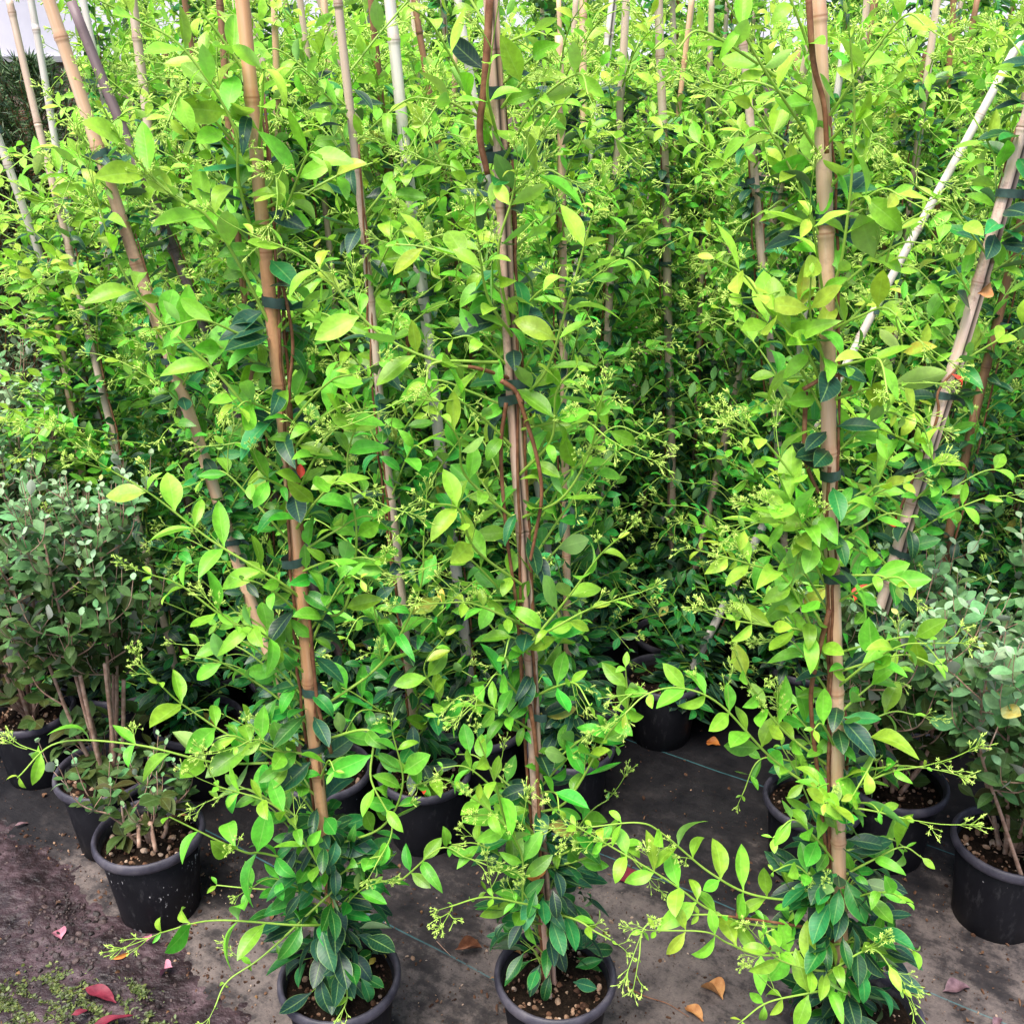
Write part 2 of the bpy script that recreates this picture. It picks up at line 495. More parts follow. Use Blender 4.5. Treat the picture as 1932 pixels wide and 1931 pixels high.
def frame(d):
    d = nz(d); a = np.cross(d, np.array([0.3, 0.2, 0.93])); 
    if np.linalg.norm(a) < 1e-3: a = np.cross(d, np.array([1.0, 0, 0]))
    a = nz(a); b = np.cross(d, a)
    return a, b, d

def cluster_geo(g, o, d, ln, nb, full, mi_s=0, mi_f=1, scale=1.0):
    a, b, d = frame(d)
    bend = nz(rng.normal(size=3)) * 0.25 * ln
    p1 = o + d * ln * 0.55 + bend * .3; p2 = o + d * ln + bend
    tube(g, spline([o, p1, p2], 3 if full else 2), [0.0008 * scale], 4 if full else 3, (0, .5, 0, 0), mi_s, cap=False)
    Ts, Ms = [], []
    ax = nz(p2 - p1)
    for i in range(nb):
        az = i * 2.4 + rng.random(); sp = 0.25 + 0.9 * rng.random()
        dd = nz(ax + (a * math.cos(az) + b * math.sin(az)) * sp + nz(rng.normal(size=3)) * .15)
        st = p2 - ax * (rng.random() * 0.3 * ln)
        pl = (0.006 + 0.010 * rng.random()) * scale
        e = st + dd * pl
        if full:
            tube(g, [st, e], [0.0005 * scale], 3, (0, .5, 0, 0), mi_s, cap=False)
        A, B, C = frame(nz(dd + rng.normal(size=3) * .2))
        Ts.append(e if full else st + dd * pl * .7); Ms.append(np.stack([A, B, C], 1))
    t = BUDF if full else BUDL
    g.inst(*t, np.array(Ms), np.array(Ts), np.full(nb, scale * (1.1 if full else 1.5)) * rng.uniform(.7, 1.15, nb), np.stack([np.zeros(nb), rng.random(nb)], 1), mi_f)

CLUSTER = []
for i in range(7):
    g = Geo()
    cluster_geo(g, np.zeros(3), np.array([0, 0, 1.0]), 0.045 + 0.007 * i, 6 + i, True, scale=1.05)
    if i % 2:
        cluster_geo(g, np.array([0, 0, .025]), nz([0.5, 0.2 * (i - 3), 0.9]), 0.03, 4, True, scale=1.0)
    if i % 3 == 0:
        cluster_geo(g, np.array([0, 0, .02]), nz([-.5, 0.15 * (i - 3), 0.9]), 0.035, 5, True, scale=1.0)
    CLUSTER.append(g.mesh('flower_cluster', [M['green_stem'], M['flower']]))

# ------------------------------------------------------------------ shoots
LEAF = 1.24
FL0 = .35
def shoot(g, pts, age0=0.3, age1=0.05, size=0.052, spacing=0.042, r0=0.0022, tpls=JH, start=0.12, brown=0.0, full=True, flowers=0.5, gc=None, ups=1.0, face=np.array([0, -.45, 0])):
    """stem tube (slot 1), leaves (slot 0); returns list of cluster attachments"""
    path = spline(pts, 8 if full else 4)
    seg = np.linalg.norm(np.diff(path, axis=0), axis=1); s = np.concatenate([[0], np.cumsum(seg)]); Ln = s[-1]
    if Ln < 0.01: return []
    u = s / Ln
    rad = r0 * (1 - 0.62 * u) + 0.0003
    k = 6 if full else 3
    if brown > 0:
        j = max(2, int(len(path) * brown))
        tube(g, path[:j], rad[:j] * 1.15, k, (0, .5, 0, 0), 2, cap=False)
        tube(g, path[j - 1:], rad[j - 1:], k, (0, .5, 0, 0), 1, cap=False)
    else:
        tube(g, path, rad, k, (0, .5, 0, 0), 1, cap=False)
    n = max(2, int(Ln * (1 - start) / spacing))
    Tn = nz(np.gradient(path, axis=0))
    T, D, NN, S, A = [], [], [], [], []
    cl = []
    flip = rng.integers(0, 2)
    for i in range(n + 1):
        q = start + (1 - start) * (i + (rng.random() - .5) * .35) / n
        q = min(max(q, 0.02), 1.0)
        p = np.array([np.interp(q, u, path[:, c]) for c in range(3)])
        t = nz(np.array([np.interp(q, u, Tn[:, c]) for c in range(3)]))
        h = np.cross(t, UP + rng.normal(size=3) * .15); h = nz(h)
        w = np.cross(h, t)
        a = (0.25 if (i + flip) % 2 else 1.15) + rng.normal() * 0.25
        pv = h * math.cos(a) + w * math.sin(a)
        # size tapers at tip
        sz = size * (1.0 - 0.25 * abs(q - .45) * 2)
        if q > .86: sz *= max(0.35, 1 - (q - .86) * 4.0)
        if q < .12: sz *= .85
        ag = age0 + (age1 - age0) * q
        for sgn in (1, -1):
            if rng.random() < 0.07: continue
            d = nz(t * (0.45 + .35 * q) + pv * sgn * 1.0 + UP * 0.12 * ups + rng.normal(size=3) * .16)
            nn = UP * 1.0 + t * -0.15 + face + rng.normal(size=3) * .42
            T.append(p + d * 0.001); D.append(d); NN.append(nn + rng.normal(size=3) * .25); S.append(sz * LEAF * rng.uniform(.66, 1.16)); A.append(ag + rng.normal() * .07)
        if rng.random() < flowers * .5 and q > .3:
            d = nz(t * .9 + pv * rng.choice([-1, 1]) * .6 + UP * .3 + rng.normal(size=3) * .25)
            cl.append((p, d))
    if rng.random() < flowers * 1.3:
        cl.append((path[-1], Tn[-1]))
    place_leaves(g, T, D, NN, S, A, tpls)
    return cl

def rand_shoot_pts(p0, az, Ln, rise, droop=0.0):
    o = np.array([math.cos(az), math.sin(az), 0])
    sd = np.array([-o[1], o[0], 0]) * rng.normal() * .18 * Ln
    p1 = p0 + o * Ln * .33 + UP * Ln * rise * .45 + sd * .3
    p2 = p0 + o * Ln * .66 + UP * Ln * rise * .8 + sd * .8
    p3 = p0 + o * Ln * .92 + UP * Ln * (rise * 1.0 - droop) + sd * 1.4
    return [p0, p1, p2, p3]

# ------------------------------------------------------------------ pot, soil, cane, ties
def lathe(g, prof, k=40, dat=(0, 0, 0, 0), mi=0):
    an = np.linspace(0, 2 * np.pi, k, endpoint=False); m = len(prof)
    v = np.array([[(r * math.cos(a), r * math.sin(a), z) for a in an] for r, z in prof]).reshape(-1, 3)
    i = np.arange(m - 1)[:, None] * k; j = np.arange(k)[None, :]; j2 = (j + 1) % k
    q = np.stack([i + j, i + j2, i + k + j2, i + k + j], -1).reshape(-1, 4)
    g.add(v, {4: q}, dat, mi)

POT_H = 0.20
g = Geo(); lathe(g, [(0.001, 0.0), (.076, 0.0), (.080, .004), (.084, .05), (.0985, .183), (.0965, .185), (.0930, .16), (.083, .09), (.001, .088)])
POT_ME = g.mesh('pot', [M['pot']])
g = Geo(); lathe(g, [(0.001, 0.0), (.076, 0.0), (.080, .004), (.084, .05), (.0985, .183), (.0965, .185), (.0930, .16), (.083, .09), (.001, .088)])
POT2_ME = g.mesh('pot', [M['pot_splash']])
g = Geo(); lathe(g, [(.0988, .176), (.1035, .1765), (.1085, .180), (.1105, .186), (.1100, .194), (.107, .1995), (.1035, .2005), (.1000, .1975), (.0985, .190), (.0970, .1745)])
RIM_ME = g.mesh('pot_rim', [M['rim']])

def soil_mesh(rocks, seed, big=False):
    r = np.random.default_rng(seed)
    g = Geo(); nr, na = 9, 36
    v = [(0, 0, .17)]
    ph = r.random(6) * 6
    for i in range(1, nr + 1):
        for j in range(na):
            a = 2 * math.pi * j / na; rr = .0955 * i / nr
            z = .168 + .006 * (1 - (i / nr) ** 2) + .003 * math.sin(3 * a + ph[0] + i) + .0025 * math.sin(5 * a + ph[1] - i * 1.7) + r.normal() * .0012
            v.append((rr * math.cos(a), rr * math.sin(a), z))
    q = []; t = [(0, 1 + j, 1 + (j + 1) % na) for j in range(na)]
    for i in range(nr - 1):
        for j in range(na):
            a = 1 + i * na + j; b = 1 + i * na + (j + 1) % na
            q.append((a, a + na, b + na, b))
    g.add(np.array(v), {4: q, 3: t}, (0, 0, 0, 0))
    g2 = Geo()
    T, Ms, S, D = [], [], [], []
    for i in range(rocks):
        a = r.random() * 6.28; rr = .088 * math.sqrt(r.random())
        T.append((rr * math.cos(a), rr * math.sin(a), .170 + .003 * (1 - rr / .09)))
        q_, _ = np.linalg.qr(r.normal(size=(3, 3))); Ms.append(q_)
        s = r.choice([.0016, .0028, .0045, .0065], p=[.45, .3, .18, .07]) * (1.35 if big else 1.0)
        S.append((s, s * r.uniform(.6, 1), s * r.uniform(.5, .9))); D.append((0, r.random()))
    g2.inst(*ROCK, np.array(Ms), np.array(T), np.array(S), np.array(D))
    return g.mesh('potting_soil', [M['soil']]), g2.mesh('grit', [M['grit']], smooth=False)

def rock_template():
    import bmesh
    bm = bmesh.new(); bmesh.ops.create_icosphere(bm, subdivisions=2, radius=1)
    r = np.random.default_rng(3)
    v = np.array([x.co[:] for x in bm.verts]); 
    for _ in range(9):
        n = nz(r.normal(size=3)); dd = r.uniform(.6, .9)
        over = v @ n - dd; v = v - np.maximum(over, 0)[:, None] * n
    f = [[x.index for x in q.verts] for q in bm.faces]
    bm.free()
    return v, {3: f}, np.zeros((len(v), 2))
ROCK = rock_template()
SOILS = [soil_mesh(170, 5), soil_mesh(120, 11), soil_mesh(230, 17, True)]
SOIL_L = soil_mesh(25, 23)

def cane_mesh(h, r, m, bend=0.0, seed=0, split=False):
    rr = np.random.default_rng(seed)
    zs = []; rad = []; nd = []
    z = 0.05; nxt = 0.05 + rr.uniform(.08, .25)
    nodes = []
    while nxt < h:
        nodes.append(nxt); nxt += rr.uniform(.17, .30)
    base = list(np.arange(.05, h, .06)) + [h]
    pts = {round(x, 4): (1.0, 0.0) for x in base}
    for n in nodes:
        for dz, f, d in ((-.010, 1.0, .0), (-.005, 1.05, .35), (-.0015, 1.16, .2), (.001, 1.10, 1.0), (.003, 1.17, .3), (.008, 1.02, .6), (.016, 1.0, 0.1)):
            if .05 < n + dz < h: pts[round(n + dz, 4)] = (f, d)
    ks = sorted(pts)
    path = np.array([(bend * math.sin(math.pi * k / h) + .0015 * math.sin(k * 9 + seed), .0015 * math.cos(k * 7 + seed), k) for k in ks])
    rads = np.array([r * (1.08 - 0.22 * k / h) * pts[k][0] for k in ks])
    nds = np.array([pts[k][1] for k in ks])
    g = Geo()
    kk = 14
    tube(g, path, rads, kk, (0, rr.random(), 0, 0), 0, True, None, nds)
    if split:   # a dark groove pressed into the side towards the aisle
        v = g.v[0]; d = g.d[0]
        for i in range(len(path)):
            ring = v[i * kk:(i + 1) * kk]
            j = int(np.argmax(((ring - path[i]) @ np.array([0.35, -1.0, 0]))))
            v[i * kk + j] = path[i] + (ring[j] - path[i]) * .62
            d[i * kk + j, 2] = 1.0
    return g.mesh('bamboo_cane', [M[m]])

def tie_mesh(r, seed=0, off=(0.0, 0.0), tail=True, hgt=0.013):
    rr = np.random.default_rng(seed); g = Geo(); k = 20
    v = []; q = []
    for lay in range(4):
        zz = (lay / 3 - .5) * hgt
        for j in range(k):
            a = 2 * math.pi * j / k
            rad = r * 1.14 + .0012 + rr.normal() * .0004
            x = rad * math.cos(a); y = rad * math.sin(a)
            if off is not None:
                dd = max(0, math.cos(a - math.atan2(off[1], off[0]))) ** 1.5
                x += off[0] * dd; y += off[1] * dd
            v.append((x, y, zz + .0022 * math.sin(a + seed) + rr.normal() * .0006))
    for lay in range(3):
        for j in range(k):
            q.append((lay * k + j, lay * k + (j + 1) % k, (lay + 1) * k + (j + 1) % k, (lay + 1) * k + j))
    g.add(np.array(v), {4: q}, (0, 0, 0, 0))
    if tail:
        a = rr.uniform(-.4, .8); e = r + .003
        x0 = e * math.cos(a); y0 = e * math.sin(a) - .002
        v = []
        for i in range(5):
            for s in (-1, 1):
                v.append((x0 + .0045 * i * math.cos(a), y0 + .0045 * i * math.sin(a) - .001 * i * i * .2, s * hgt * .45 * (1 - .08 * i) - .0008 * i * i))
        q = [(2 * i, 2 * i + 1, 2 * i + 3, 2 * i + 2) for i in range(4)]
        g.add(np.array(v), {4: q}, (0, 0, 0, 0))
    return g.mesh('tie', [M['tape']])
TIES = [tie_mesh(.010, s, off=(-.007 if s % 2 else .006, -.004), tail=bool(s % 3)) for s in range(5)]

def add_pot(root, kind=0, splash=False, dark=False, loc=(0, 0), s=1.0, sink=True):
    p = obj('pot', POT2_ME if splash else POT_ME, root)
    if s != 1.0: p.scale = (s, s, s)
    p.rotation_euler.z = rng.random() * 6
    obj('rim', RIM_ME, p)
    so, gr = SOILS[kind % 3] if not dark else SOIL_L
    so_ = obj('potting_soil', so, p)
    gg = obj('grit', gr, so_); gg['kind'] = 'stuff'
    return p

# ------------------------------------------------------------------ jasmine plant
def lerp_axis(base, top, z):
    f = (z - base[2]) / (top[2] - base[2])
    return base + (top - base) * f

def jasmine_parts(axis, h0, h1, nsh, full, size=.05, length=(.12, .34), dens=1.0, az_range=None, bottom=1.0, flowers=.45, agebias=0.0, inner=60, spacing=.042, hpow=1.0):
    """returns (shoot list [(geo, clusters)], foliage geo of older leaves, stems geo)"""
    tp = JH if full else JL
    shoots = []
    for i in range(nsh):
        f = ((i + rng.random()) / nsh) ** hpow
        z = h0 + (h1 - h0) * f
        az = rng.random() * 6.283 if az_range is None else rng.uniform(*az_range)
        if full and abs((az % 6.283) - 4.71) < .50: az += rng.choice([-1.1, 1.1])
        Ln = rng.uniform(*length) * (1.0 - .25 * f)
        rise = rng.uniform(.25, 1.3)
        pts = rand_shoot_pts(axis(z) + np.array([math.cos(az), math.sin(az), 0]) * .008, az, Ln, rise, rng.random() * .35)
        g = Geo()
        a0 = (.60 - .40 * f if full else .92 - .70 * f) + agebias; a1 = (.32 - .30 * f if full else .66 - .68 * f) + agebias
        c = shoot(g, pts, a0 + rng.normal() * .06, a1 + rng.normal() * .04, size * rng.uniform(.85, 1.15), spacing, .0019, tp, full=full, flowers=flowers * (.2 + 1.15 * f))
        shoots.append((g, c))
    fo = Geo(); T, D, NN, S, A = [], [], [], [], []
    for i in range(inner):
        f = rng.random(); z = h0 - .04 + (h1 - h0) * f
        az = rng.random() * 6.283 if rng.random() < .6 else rng.uniform(3.3, 6.1)
        o = np.array([math.cos(az), math.sin(az), 0])
        for sg in (1, -1):
            T.append(axis(z) + o * .012 * sg); D.append(o * sg + UP * rng.uniform(-.4, .55) + rng.normal(size=3) * .2)
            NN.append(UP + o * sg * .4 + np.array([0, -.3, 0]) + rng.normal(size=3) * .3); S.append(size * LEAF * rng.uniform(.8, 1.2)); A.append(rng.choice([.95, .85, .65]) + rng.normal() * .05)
    nb = int(70 * bottom)     # skirt of dark old leaves above the pot
    for i in range(nb):
        z = rng.uniform(.20, h0 + .22); az = rng.random() * 6.283
        o = np.array([math.cos(az), math.sin(az), 0]); rr = rng.uniform(.01, .075) * (1.15 - abs(z - .33) * 1.6)
        T.append(axis(z) + o * max(rr, .006)); D.append(o + UP * rng.uniform(-.75, .35) + rng.normal(size=3) * .2)
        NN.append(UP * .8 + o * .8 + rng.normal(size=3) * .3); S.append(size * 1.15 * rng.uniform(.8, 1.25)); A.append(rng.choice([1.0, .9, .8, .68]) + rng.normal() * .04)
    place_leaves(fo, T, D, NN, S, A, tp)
    # short twigs carrying the skirt leaves
    for i in range(0, nb, 4):
        j = len(T) - nb + i
        tube(fo, [axis(max(.17, T[j][2] - .05)), (axis(T[j][2]) + T[j]) / 2, T[j]], [.0016, .0013, .0009], 4 if full else 3, (0, .5, 0, 0), 1, cap=False)
    st = Geo()
    for s in range(2):
        ph = rng.random() * 6; rd = .0125 + .004 * s
        zz = np.arange(.165, h1 - .25 * rng.random(), .035 if full else .08)
        pth = np.array([axis(z) + np.array([math.cos(ph + z * (2.2 + s)) * rd, math.sin(ph + z * (2.2 + s)) * rd * .8 + .004, 0]) + rng.normal(size=3) * .0012 for z in zz])
        tube(st, pth, np.linspace(.0038 - .0008 * s, .0018, len(pth)), 7 if full else 4, (0, .5, 0, 0), 0, cap=True)
    return shoots, fo, st

LM = [M['jasmine'], M['green_stem'], M['brown_stem']]

# shared variants for the block behind
VAR = []
for vi in range(10):
    LEAF = 1.08
    thin = vi >= 7
    ax = lambda z: np.array([0, 0, z])
    sh, fo, st = jasmine_parts(ax, .21, 1.72, 64 if thin else 80, False, size=.046, length=(.10, .30), bottom=2.4, flowers=.46, inner=110 if thin else 150, spacing=.035, az_range=(-1.25, 4.4) if thin else None, agebias=-.02)
    gm = Geo(); gf = Geo()
    for gg, cl in sh:
        for k in (3, 4):
            pass
        # merge
        vv = np.concatenate(gg.v); dd = np.concatenate(gg.d)
        base = gm.n
        gm.v.append(vv); gm.d.append(dd)
        for k in (3, 4):
            for fa, ma in zip(gg.f[k], gg.m[k]):
                gm.f[k].append(fa + base); gm.m[k].append(ma)
        gm.n += len(vv)
        for p, d in cl:
            cluster_geo(gf, p, d, rng.uniform(.03, .055), 7, False, scale=1.1)
    VAR.append((gm.mesh('foliage', LM), fo.mesh('old_leaves', LM), st.mesh('stem', [M['brown_stem']]), gf.mesh('flower_clusters', [M['green_stem'], M['flower']])))
LEAF = 1.24
CANES = {}
def get_cane(m, h, r, split=False):
    key = (m, round(h, 1), round(r, 3), split, int(rng.integers(0, 3)))
    if key not in CANES:
        CANES[key] = cane_mesh(h, r, m, bend=rng.normal() * .012, seed=len(CANES), split=split)
    return CANES[key]

def bg_plant(x, y, tilt_top, cm, ch, cr, label, group, vi, rz, sc=1.0, split=False, zs=1.0):
    """tilt_top = (dx, dy) horizontal shift of the cane per metre of height"""
    root = obj('potted_jasmine', None, None, (x, y, 0)); root.empty_display_size = .1
    tag(root, label, 'potted plant', group)
    add_pot(root, vi, dark=(y > 2.6))
    tl = Vector((tilt_top[0], tilt_top[1], 1)).normalized()
    q = Vector((0, 0, 1)).rotation_difference(tl)
    def tilted(o, spin):
        o.rotation_mode = 'QUATERNION'
        from mathutils import Quaternion
        o.rotation_quaternion = q @ Quaternion((0, 0, 1), spin)
    c = obj('bamboo_cane', get_cane(cm, ch, cr, split), root); tilted(c, 0 if split else rz)
    a, b, s, f = VAR[vi % len(VAR)]
    for nm, me in (('foliage', a), ('old_leaves', b), ('stem', s), ('flower_clusters', f)):
        o = obj(nm, me, root); tilted(o, rz); o.scale = (sc, sc, zs)
        if nm == 'flower_clusters': o['kind'] = 'stuff'
    for k in range(4):
        z = .45 + .36 * k + rng.normal() * .05
        if z < ch - .1:
            t = obj('tie', TIES[(vi + k) % 5], root); t.location = tl * (z / tl.z); tilted(t, rng.random() * .8 - .4)
            s_ = cr / .010; t.scale = (s_, s_, 1)
    return root

# ------------------------------------------------------------------ front plants, built one by one
def front_plant(base, top, specs, label, cm, cr, h0, h1, nsh, seed, stems=(), ties=(), pot_kind=0, splash=False, inner=40, bottom=1.2, split=False, az=None, size=.052, length=(.1, .24), dead=(), agebias=0.0, flowers=.4, bend=0.0, clmax=95, hpow=1.0):
    global rng
    rng = np.random.default_rng(seed)
    base = np.array([base[0], base[1], 0.0]); 
    root = obj('potted_jasmine', None, None, base); root.empty_display_size = .1
    tag(root, label, 'potted plant', 'star jasmine plants along the aisle')
    add_pot(root, pot_kind, splash)
    d = (top - base) / top[2]                 # shift per metre
    def axis(z): 
        return np.array([d[0] * z, d[1] * z, z])
    tl = Vector(d).normalized(); q = Vector((0, 0, 1)).rotation_difference(tl)
    ln = (np.linalg.norm(top - base)) + .12
    c = obj('bamboo_cane', cane_mesh(ln, cr, cm, bend=bend, seed=seed, split=split), root)
    c.rotation_mode = 'QUATERNION'; c.rotation_quaternion = q
    sh, fo, st = jasmine_parts(axis, h0, h1, nsh, True, size=size, length=length, bottom=bottom, inner=inner, az_range=az, agebias=agebias, flowers=flowers, hpow=hpow)
    for sp in specs:
        px, y0, y1 = sp[0], sp[1], sp[2]
        kw = sp[3] if len(sp) > 3 else {}
        n = len(px)
        pts = [P(u, v, y0 + (y1 - y0) * i / (n - 1)) - base for i, (u, v) in enumerate(px)]
        a0 = axis(pts[0][2]) 
        pts[0] = pts[0] * .4 + a0 * .6 if np.linalg.norm(pts[0] - a0) < .12 else pts[0]
        g = Geo()
        k = dict(age0=.30, age1=.12, size=size * 1.04, r0=.0021, flowers=.4); k.update(kw)
        cl = shoot(g, pts, **k)
        sh.append((g, cl))
    ncl = 0
    for g, cl in sh:
        s = obj('side_shoot', g.mesh('side_shoot', LM), root)
        for p, dd in cl:
            ncl += 1
            if ncl > clmax: break
            co = obj('flower_cluster', CLUSTER[int(rng.integers(0, 7))], s)
            co.location = p; co.rotation_mode = 'QUATERNION'
            co.rotation_quaternion = Vector(dd).to_track_quat('Z', 'Y')
            k = rng.uniform(.6, 1.0); co.scale = (k, k, k)
    obj('old_leaves', fo.mesh('old_leaves', LM), root)
    obj('stem', st.mesh('stem', [M['brown_stem']]), root)
    for px, Y, r in stems:
        g = Geo(); pts = [P(u, v, Y) - base for u, v in px]
        tube(g, spline(pts, 8), np.linspace(r, r * .75, (len(pts) - 1) * 8 + 1), 8, (0, .5, 0, 0), 0)
        obj('stem', g.mesh('stem', [M['brown_stem']]), root)
    for i, (v, flip) in enumerate(ties):
        # height of this band from its measured row in the picture
        z = P(966, v, base[1] + d[1] * 1.0)[2]
        t = obj('tie', tie_mesh(cr, seed + i, off=(flip * .010, -.007), hgt=.014), root)
        t.location = axis(z); t.rotation_mode = 'QUATERNION'; t.rotation_quaternion = q
    for (u, v, Y, colr, sz, rot, lab) in dead:
        o = dead_leaf(colr, sz, rot, root, P(u, v, Y) - base); o['label'] = lab
    return root

def dry_mat(name, a, b):
    return simple(name, [(0.3, a), (0.7, b)], 70, 0.6, 150, 0.4, 0.001)
DM = {'orange': dry_mat('dry_orange', (0.38, .09, .015), (0.62, .24, .05)), 'red': dry_mat('dry_red', (.40, .025, .012), (.65, .07, .03)),
      'maroon': dry_mat('maroon', (.10, .008, .02), (.20, .02, .04)), 'brown': dry_mat('dry_brown', (.10, .035, .018), (.28, .12, .06)),
      'pink': dry_mat('dry_pink', (.30, .09, .13), (.46, .20, .26)), 'purple': dry_mat('dry_purple', (.08, .04, .05), (.20, .12, .14)),
      'yellow': dry_mat('dry_yellow', (.50, .36, .04), (.66, .52, .10)), 'rust': dry_mat('dry_rust', (.30, .11, .03), (.52, .27, .10))}
def dead_leaf(colr, sz, rot, parent=None, loc=(0, 0, 0), curl=0.9, fold=.6, wide=.26, name='dead_leaf', wave=.2):
    g = Geo(); tv, tf, td = leaf_template(12, 7, wide, .9, curl, fold, .3, wave=wave)
    tv = tv.copy(); tv[:, 1] -= .5
    # give it thickness: a second skin just under the first
    n = len(tv); v2 = tv.copy(); v2[:, 2] -= .012
    g.add(np.vstack([tv, v2]) * sz, {4: np.vstack([np.array(tf[4]), np.array(tf[4])[:, ::-1] + n]), 3: np.vstack([np.array(tf[3]), np.array(tf[3])[:, ::-1] + n])}, (0, .5, 0, 0))
    return obj(name, g.mesh(name, [DM[colr]]), parent, loc, rot)

# ------------------------------------------------------------------ ground
LANG = R(-32.3)
def ground_mat():
    m, nt = mat('weed_mat')
    tc = N(nt, 'ShaderNodeTexCoord')
    mp = N(nt, 'ShaderNodeMapping'); mp.inputs['Rotation'].default_value = (0, 0, -LANG)
    L(nt, tc.outputs['Object'], mp.inputs[0]); v = mp.outputs[0]
    sep = N(nt, 'ShaderNodeSeparateXYZ'); L(nt, v, sep.inputs[0])
    big = noise(nt, 2.3, 4, 0.55, v, 0.4)
    mp2 = N(nt, 'ShaderNodeMapping'); mp2.inputs['Scale'].default_value = (5, 55, 5); L(nt, v, mp2.inputs[0])
    streak = noise(nt, 1.0, 5, 0.7, mp2.outputs[0])
    fine = noise(nt, 75, 5, 0.75, v)
    mid = noise(nt, 14, 5, 0.7, v)
    d = mth(nt, 'ADD', mth(nt, 'MULTIPLY', big, 0.75), mth(nt, 'ADD', mth(nt, 'MULTIPLY', mid, 0.62), mth(nt, 'MULTIPLY', streak, 0.18)))
    # dustier trodden aisle, plus shade painted into the mat colour inside the block
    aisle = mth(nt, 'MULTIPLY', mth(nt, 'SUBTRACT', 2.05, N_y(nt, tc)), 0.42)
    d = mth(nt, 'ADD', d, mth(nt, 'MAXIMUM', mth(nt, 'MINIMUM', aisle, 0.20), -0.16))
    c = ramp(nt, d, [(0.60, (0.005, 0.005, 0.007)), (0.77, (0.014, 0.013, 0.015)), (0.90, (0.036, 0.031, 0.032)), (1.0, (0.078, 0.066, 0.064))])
    hi = mth(nt, 'MINIMUM', mth(nt, 'MULTIPLY', mth(nt, 'MAXIMUM', mth(nt, 'SUBTRACT', mth(nt, 'ADD', d, mth(nt, 'MULTIPLY', mth(nt, 'SUBTRACT', fine, 0.5), 0.7)), 0.90), 0), 3.0), 0.75)
    c = mix(nt, hi, c, (0.21, 0.17, 0.155, 1))
    c = mix(nt, mth(nt, 'MULTIPLY', mth(nt, 'MAXIMUM', mth(nt, 'SUBTRACT', fine, 0.55), 0), 5.5), c, (0.012, 0.008, 0.008, 1))
    wx = mth(nt, 'SINE', mth(nt, 'MULTIPLY', sep.outputs[0], 1900.0)); wy = mth(nt, 'SINE', mth(nt, 'MULTIPLY', sep.outputs[1], 1900.0))
    weave = mth(nt, 'MULTIPLY', wx, wy)
    ln = mth(nt, 'SUBTRACT', mth(nt, 'FRACT', mth(nt, 'DIVIDE', mth(nt, 'SUBTRACT', sep.outputs[1], 1.061), 0.438)), 0.5)
    ln = mth(nt, 'LESS_THAN', mth(nt, 'ABSOLUTE', ln), 0.0042)
    lnf = mth(nt, 'MULTIPLY', ln, mth(nt, 'ADD', 0.05, mth(nt, 'MULTIPLY', mid, 0.75)))
    c = mix(nt, lnf, c, (0.06, 0.20, 0.22, 1))
    pr = N(nt, 'ShaderNodeBsdfPrincipled', ins={'Roughness': 0.6, 'Specular IOR Level': 0.18})
    L(nt, c, pr.inputs['Base Color'])
    L(nt, mth(nt, 'ADD', 0.42, mth(nt, 'MULTIPLY', mid, 0.4)), pr.inputs['Roughness'])
    h = mth(nt, 'ADD', mth(nt, 'MULTIPLY', weave, 0.08), mth(nt, 'ADD', mth(nt, 'MULTIPLY', fine, 0.5), mth(nt, 'ADD', mid, streak)))
    L(nt, bump(nt, h, 0.5, 0.004), pr.inputs['Normal'])
    out = N(nt, 'ShaderNodeOutputMaterial'); L(nt, pr.outputs[0], out.inputs[0])
    return m
def N_y(nt, tc):
    s = N(nt, 'ShaderNodeSeparateXYZ'); L(nt, tc.outputs['Object'], s.inputs[0]); return s.outputs[1]
g = Geo()
s = 60.0
g.add([(-s, -s, -.004), (s, -s, -.004), (s, s, -.004), (-s, s, -.004)], {4: [(0, 1, 2, 3)]}, (0, 0, 0, 0))
grd = obj('ground', g.mesh('ground', [simple('yard_dirt', [(0.3, (.03, .024, .02)), (.7, (.09, .07, .055))], 3, .9, 40, .6, .01)]))
grd['kind'] = 'structure'
# woven ground cover with slight wrinkles
def hnoise(x, y):
    return (.0028 * np.sin(7 * x + 3 * y) * np.sin(5 * y - 2 * x + 1) + .0015 * np.sin(23 * x - 9 * y) * np.sin(17 * y + 4 * x) + .0016 * np.sin(31 * (x * math.cos(LANG + 1.57) + y * math.sin(LANG + 1.57)) + 2 * x)) 
nx, ny = 220, 160
X, Y_ = np.meshgrid(np.linspace(-3.2, 3.2, nx), np.linspace(.2, 5.6, ny))
Z = hnoise(X, Y_) + .005
i = np.arange(ny - 1)[:, None] * nx + np.arange(nx - 1)[None, :]
g = Geo(); g.add(np.stack([X.ravel(), Y_.ravel(), Z.ravel()], 1), {4: np.stack([i, i + 1, i + nx + 1, i + nx], -1).reshape(-1, 4)}, (0, 0, 0, 0))
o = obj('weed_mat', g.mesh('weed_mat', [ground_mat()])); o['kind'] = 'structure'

# washed-in mud at the near left corner
def fbm(x, y, seed=0, sc=8.0, oct=5):
    r = np.random.default_rng(seed); out = np.zeros_like(x); a = 1.0
    for k in range(oct):
        for j in range(4):
            th = r.random() * 6.283; p = r.random() * 6.283
            out += a * .3 * np.sin(sc * (x * math.cos(th) + y * math.sin(th)) + p + 1.5 * np.sin(sc * .6 * (y * math.cos(th) - x * math.sin(th)) + p))
        sc *= 1.95; a *= .55
    return out
X, Y_ = np.meshgrid(np.linspace(-1.75, -.22, 300), np.linspace(.9, 2.02, 230))
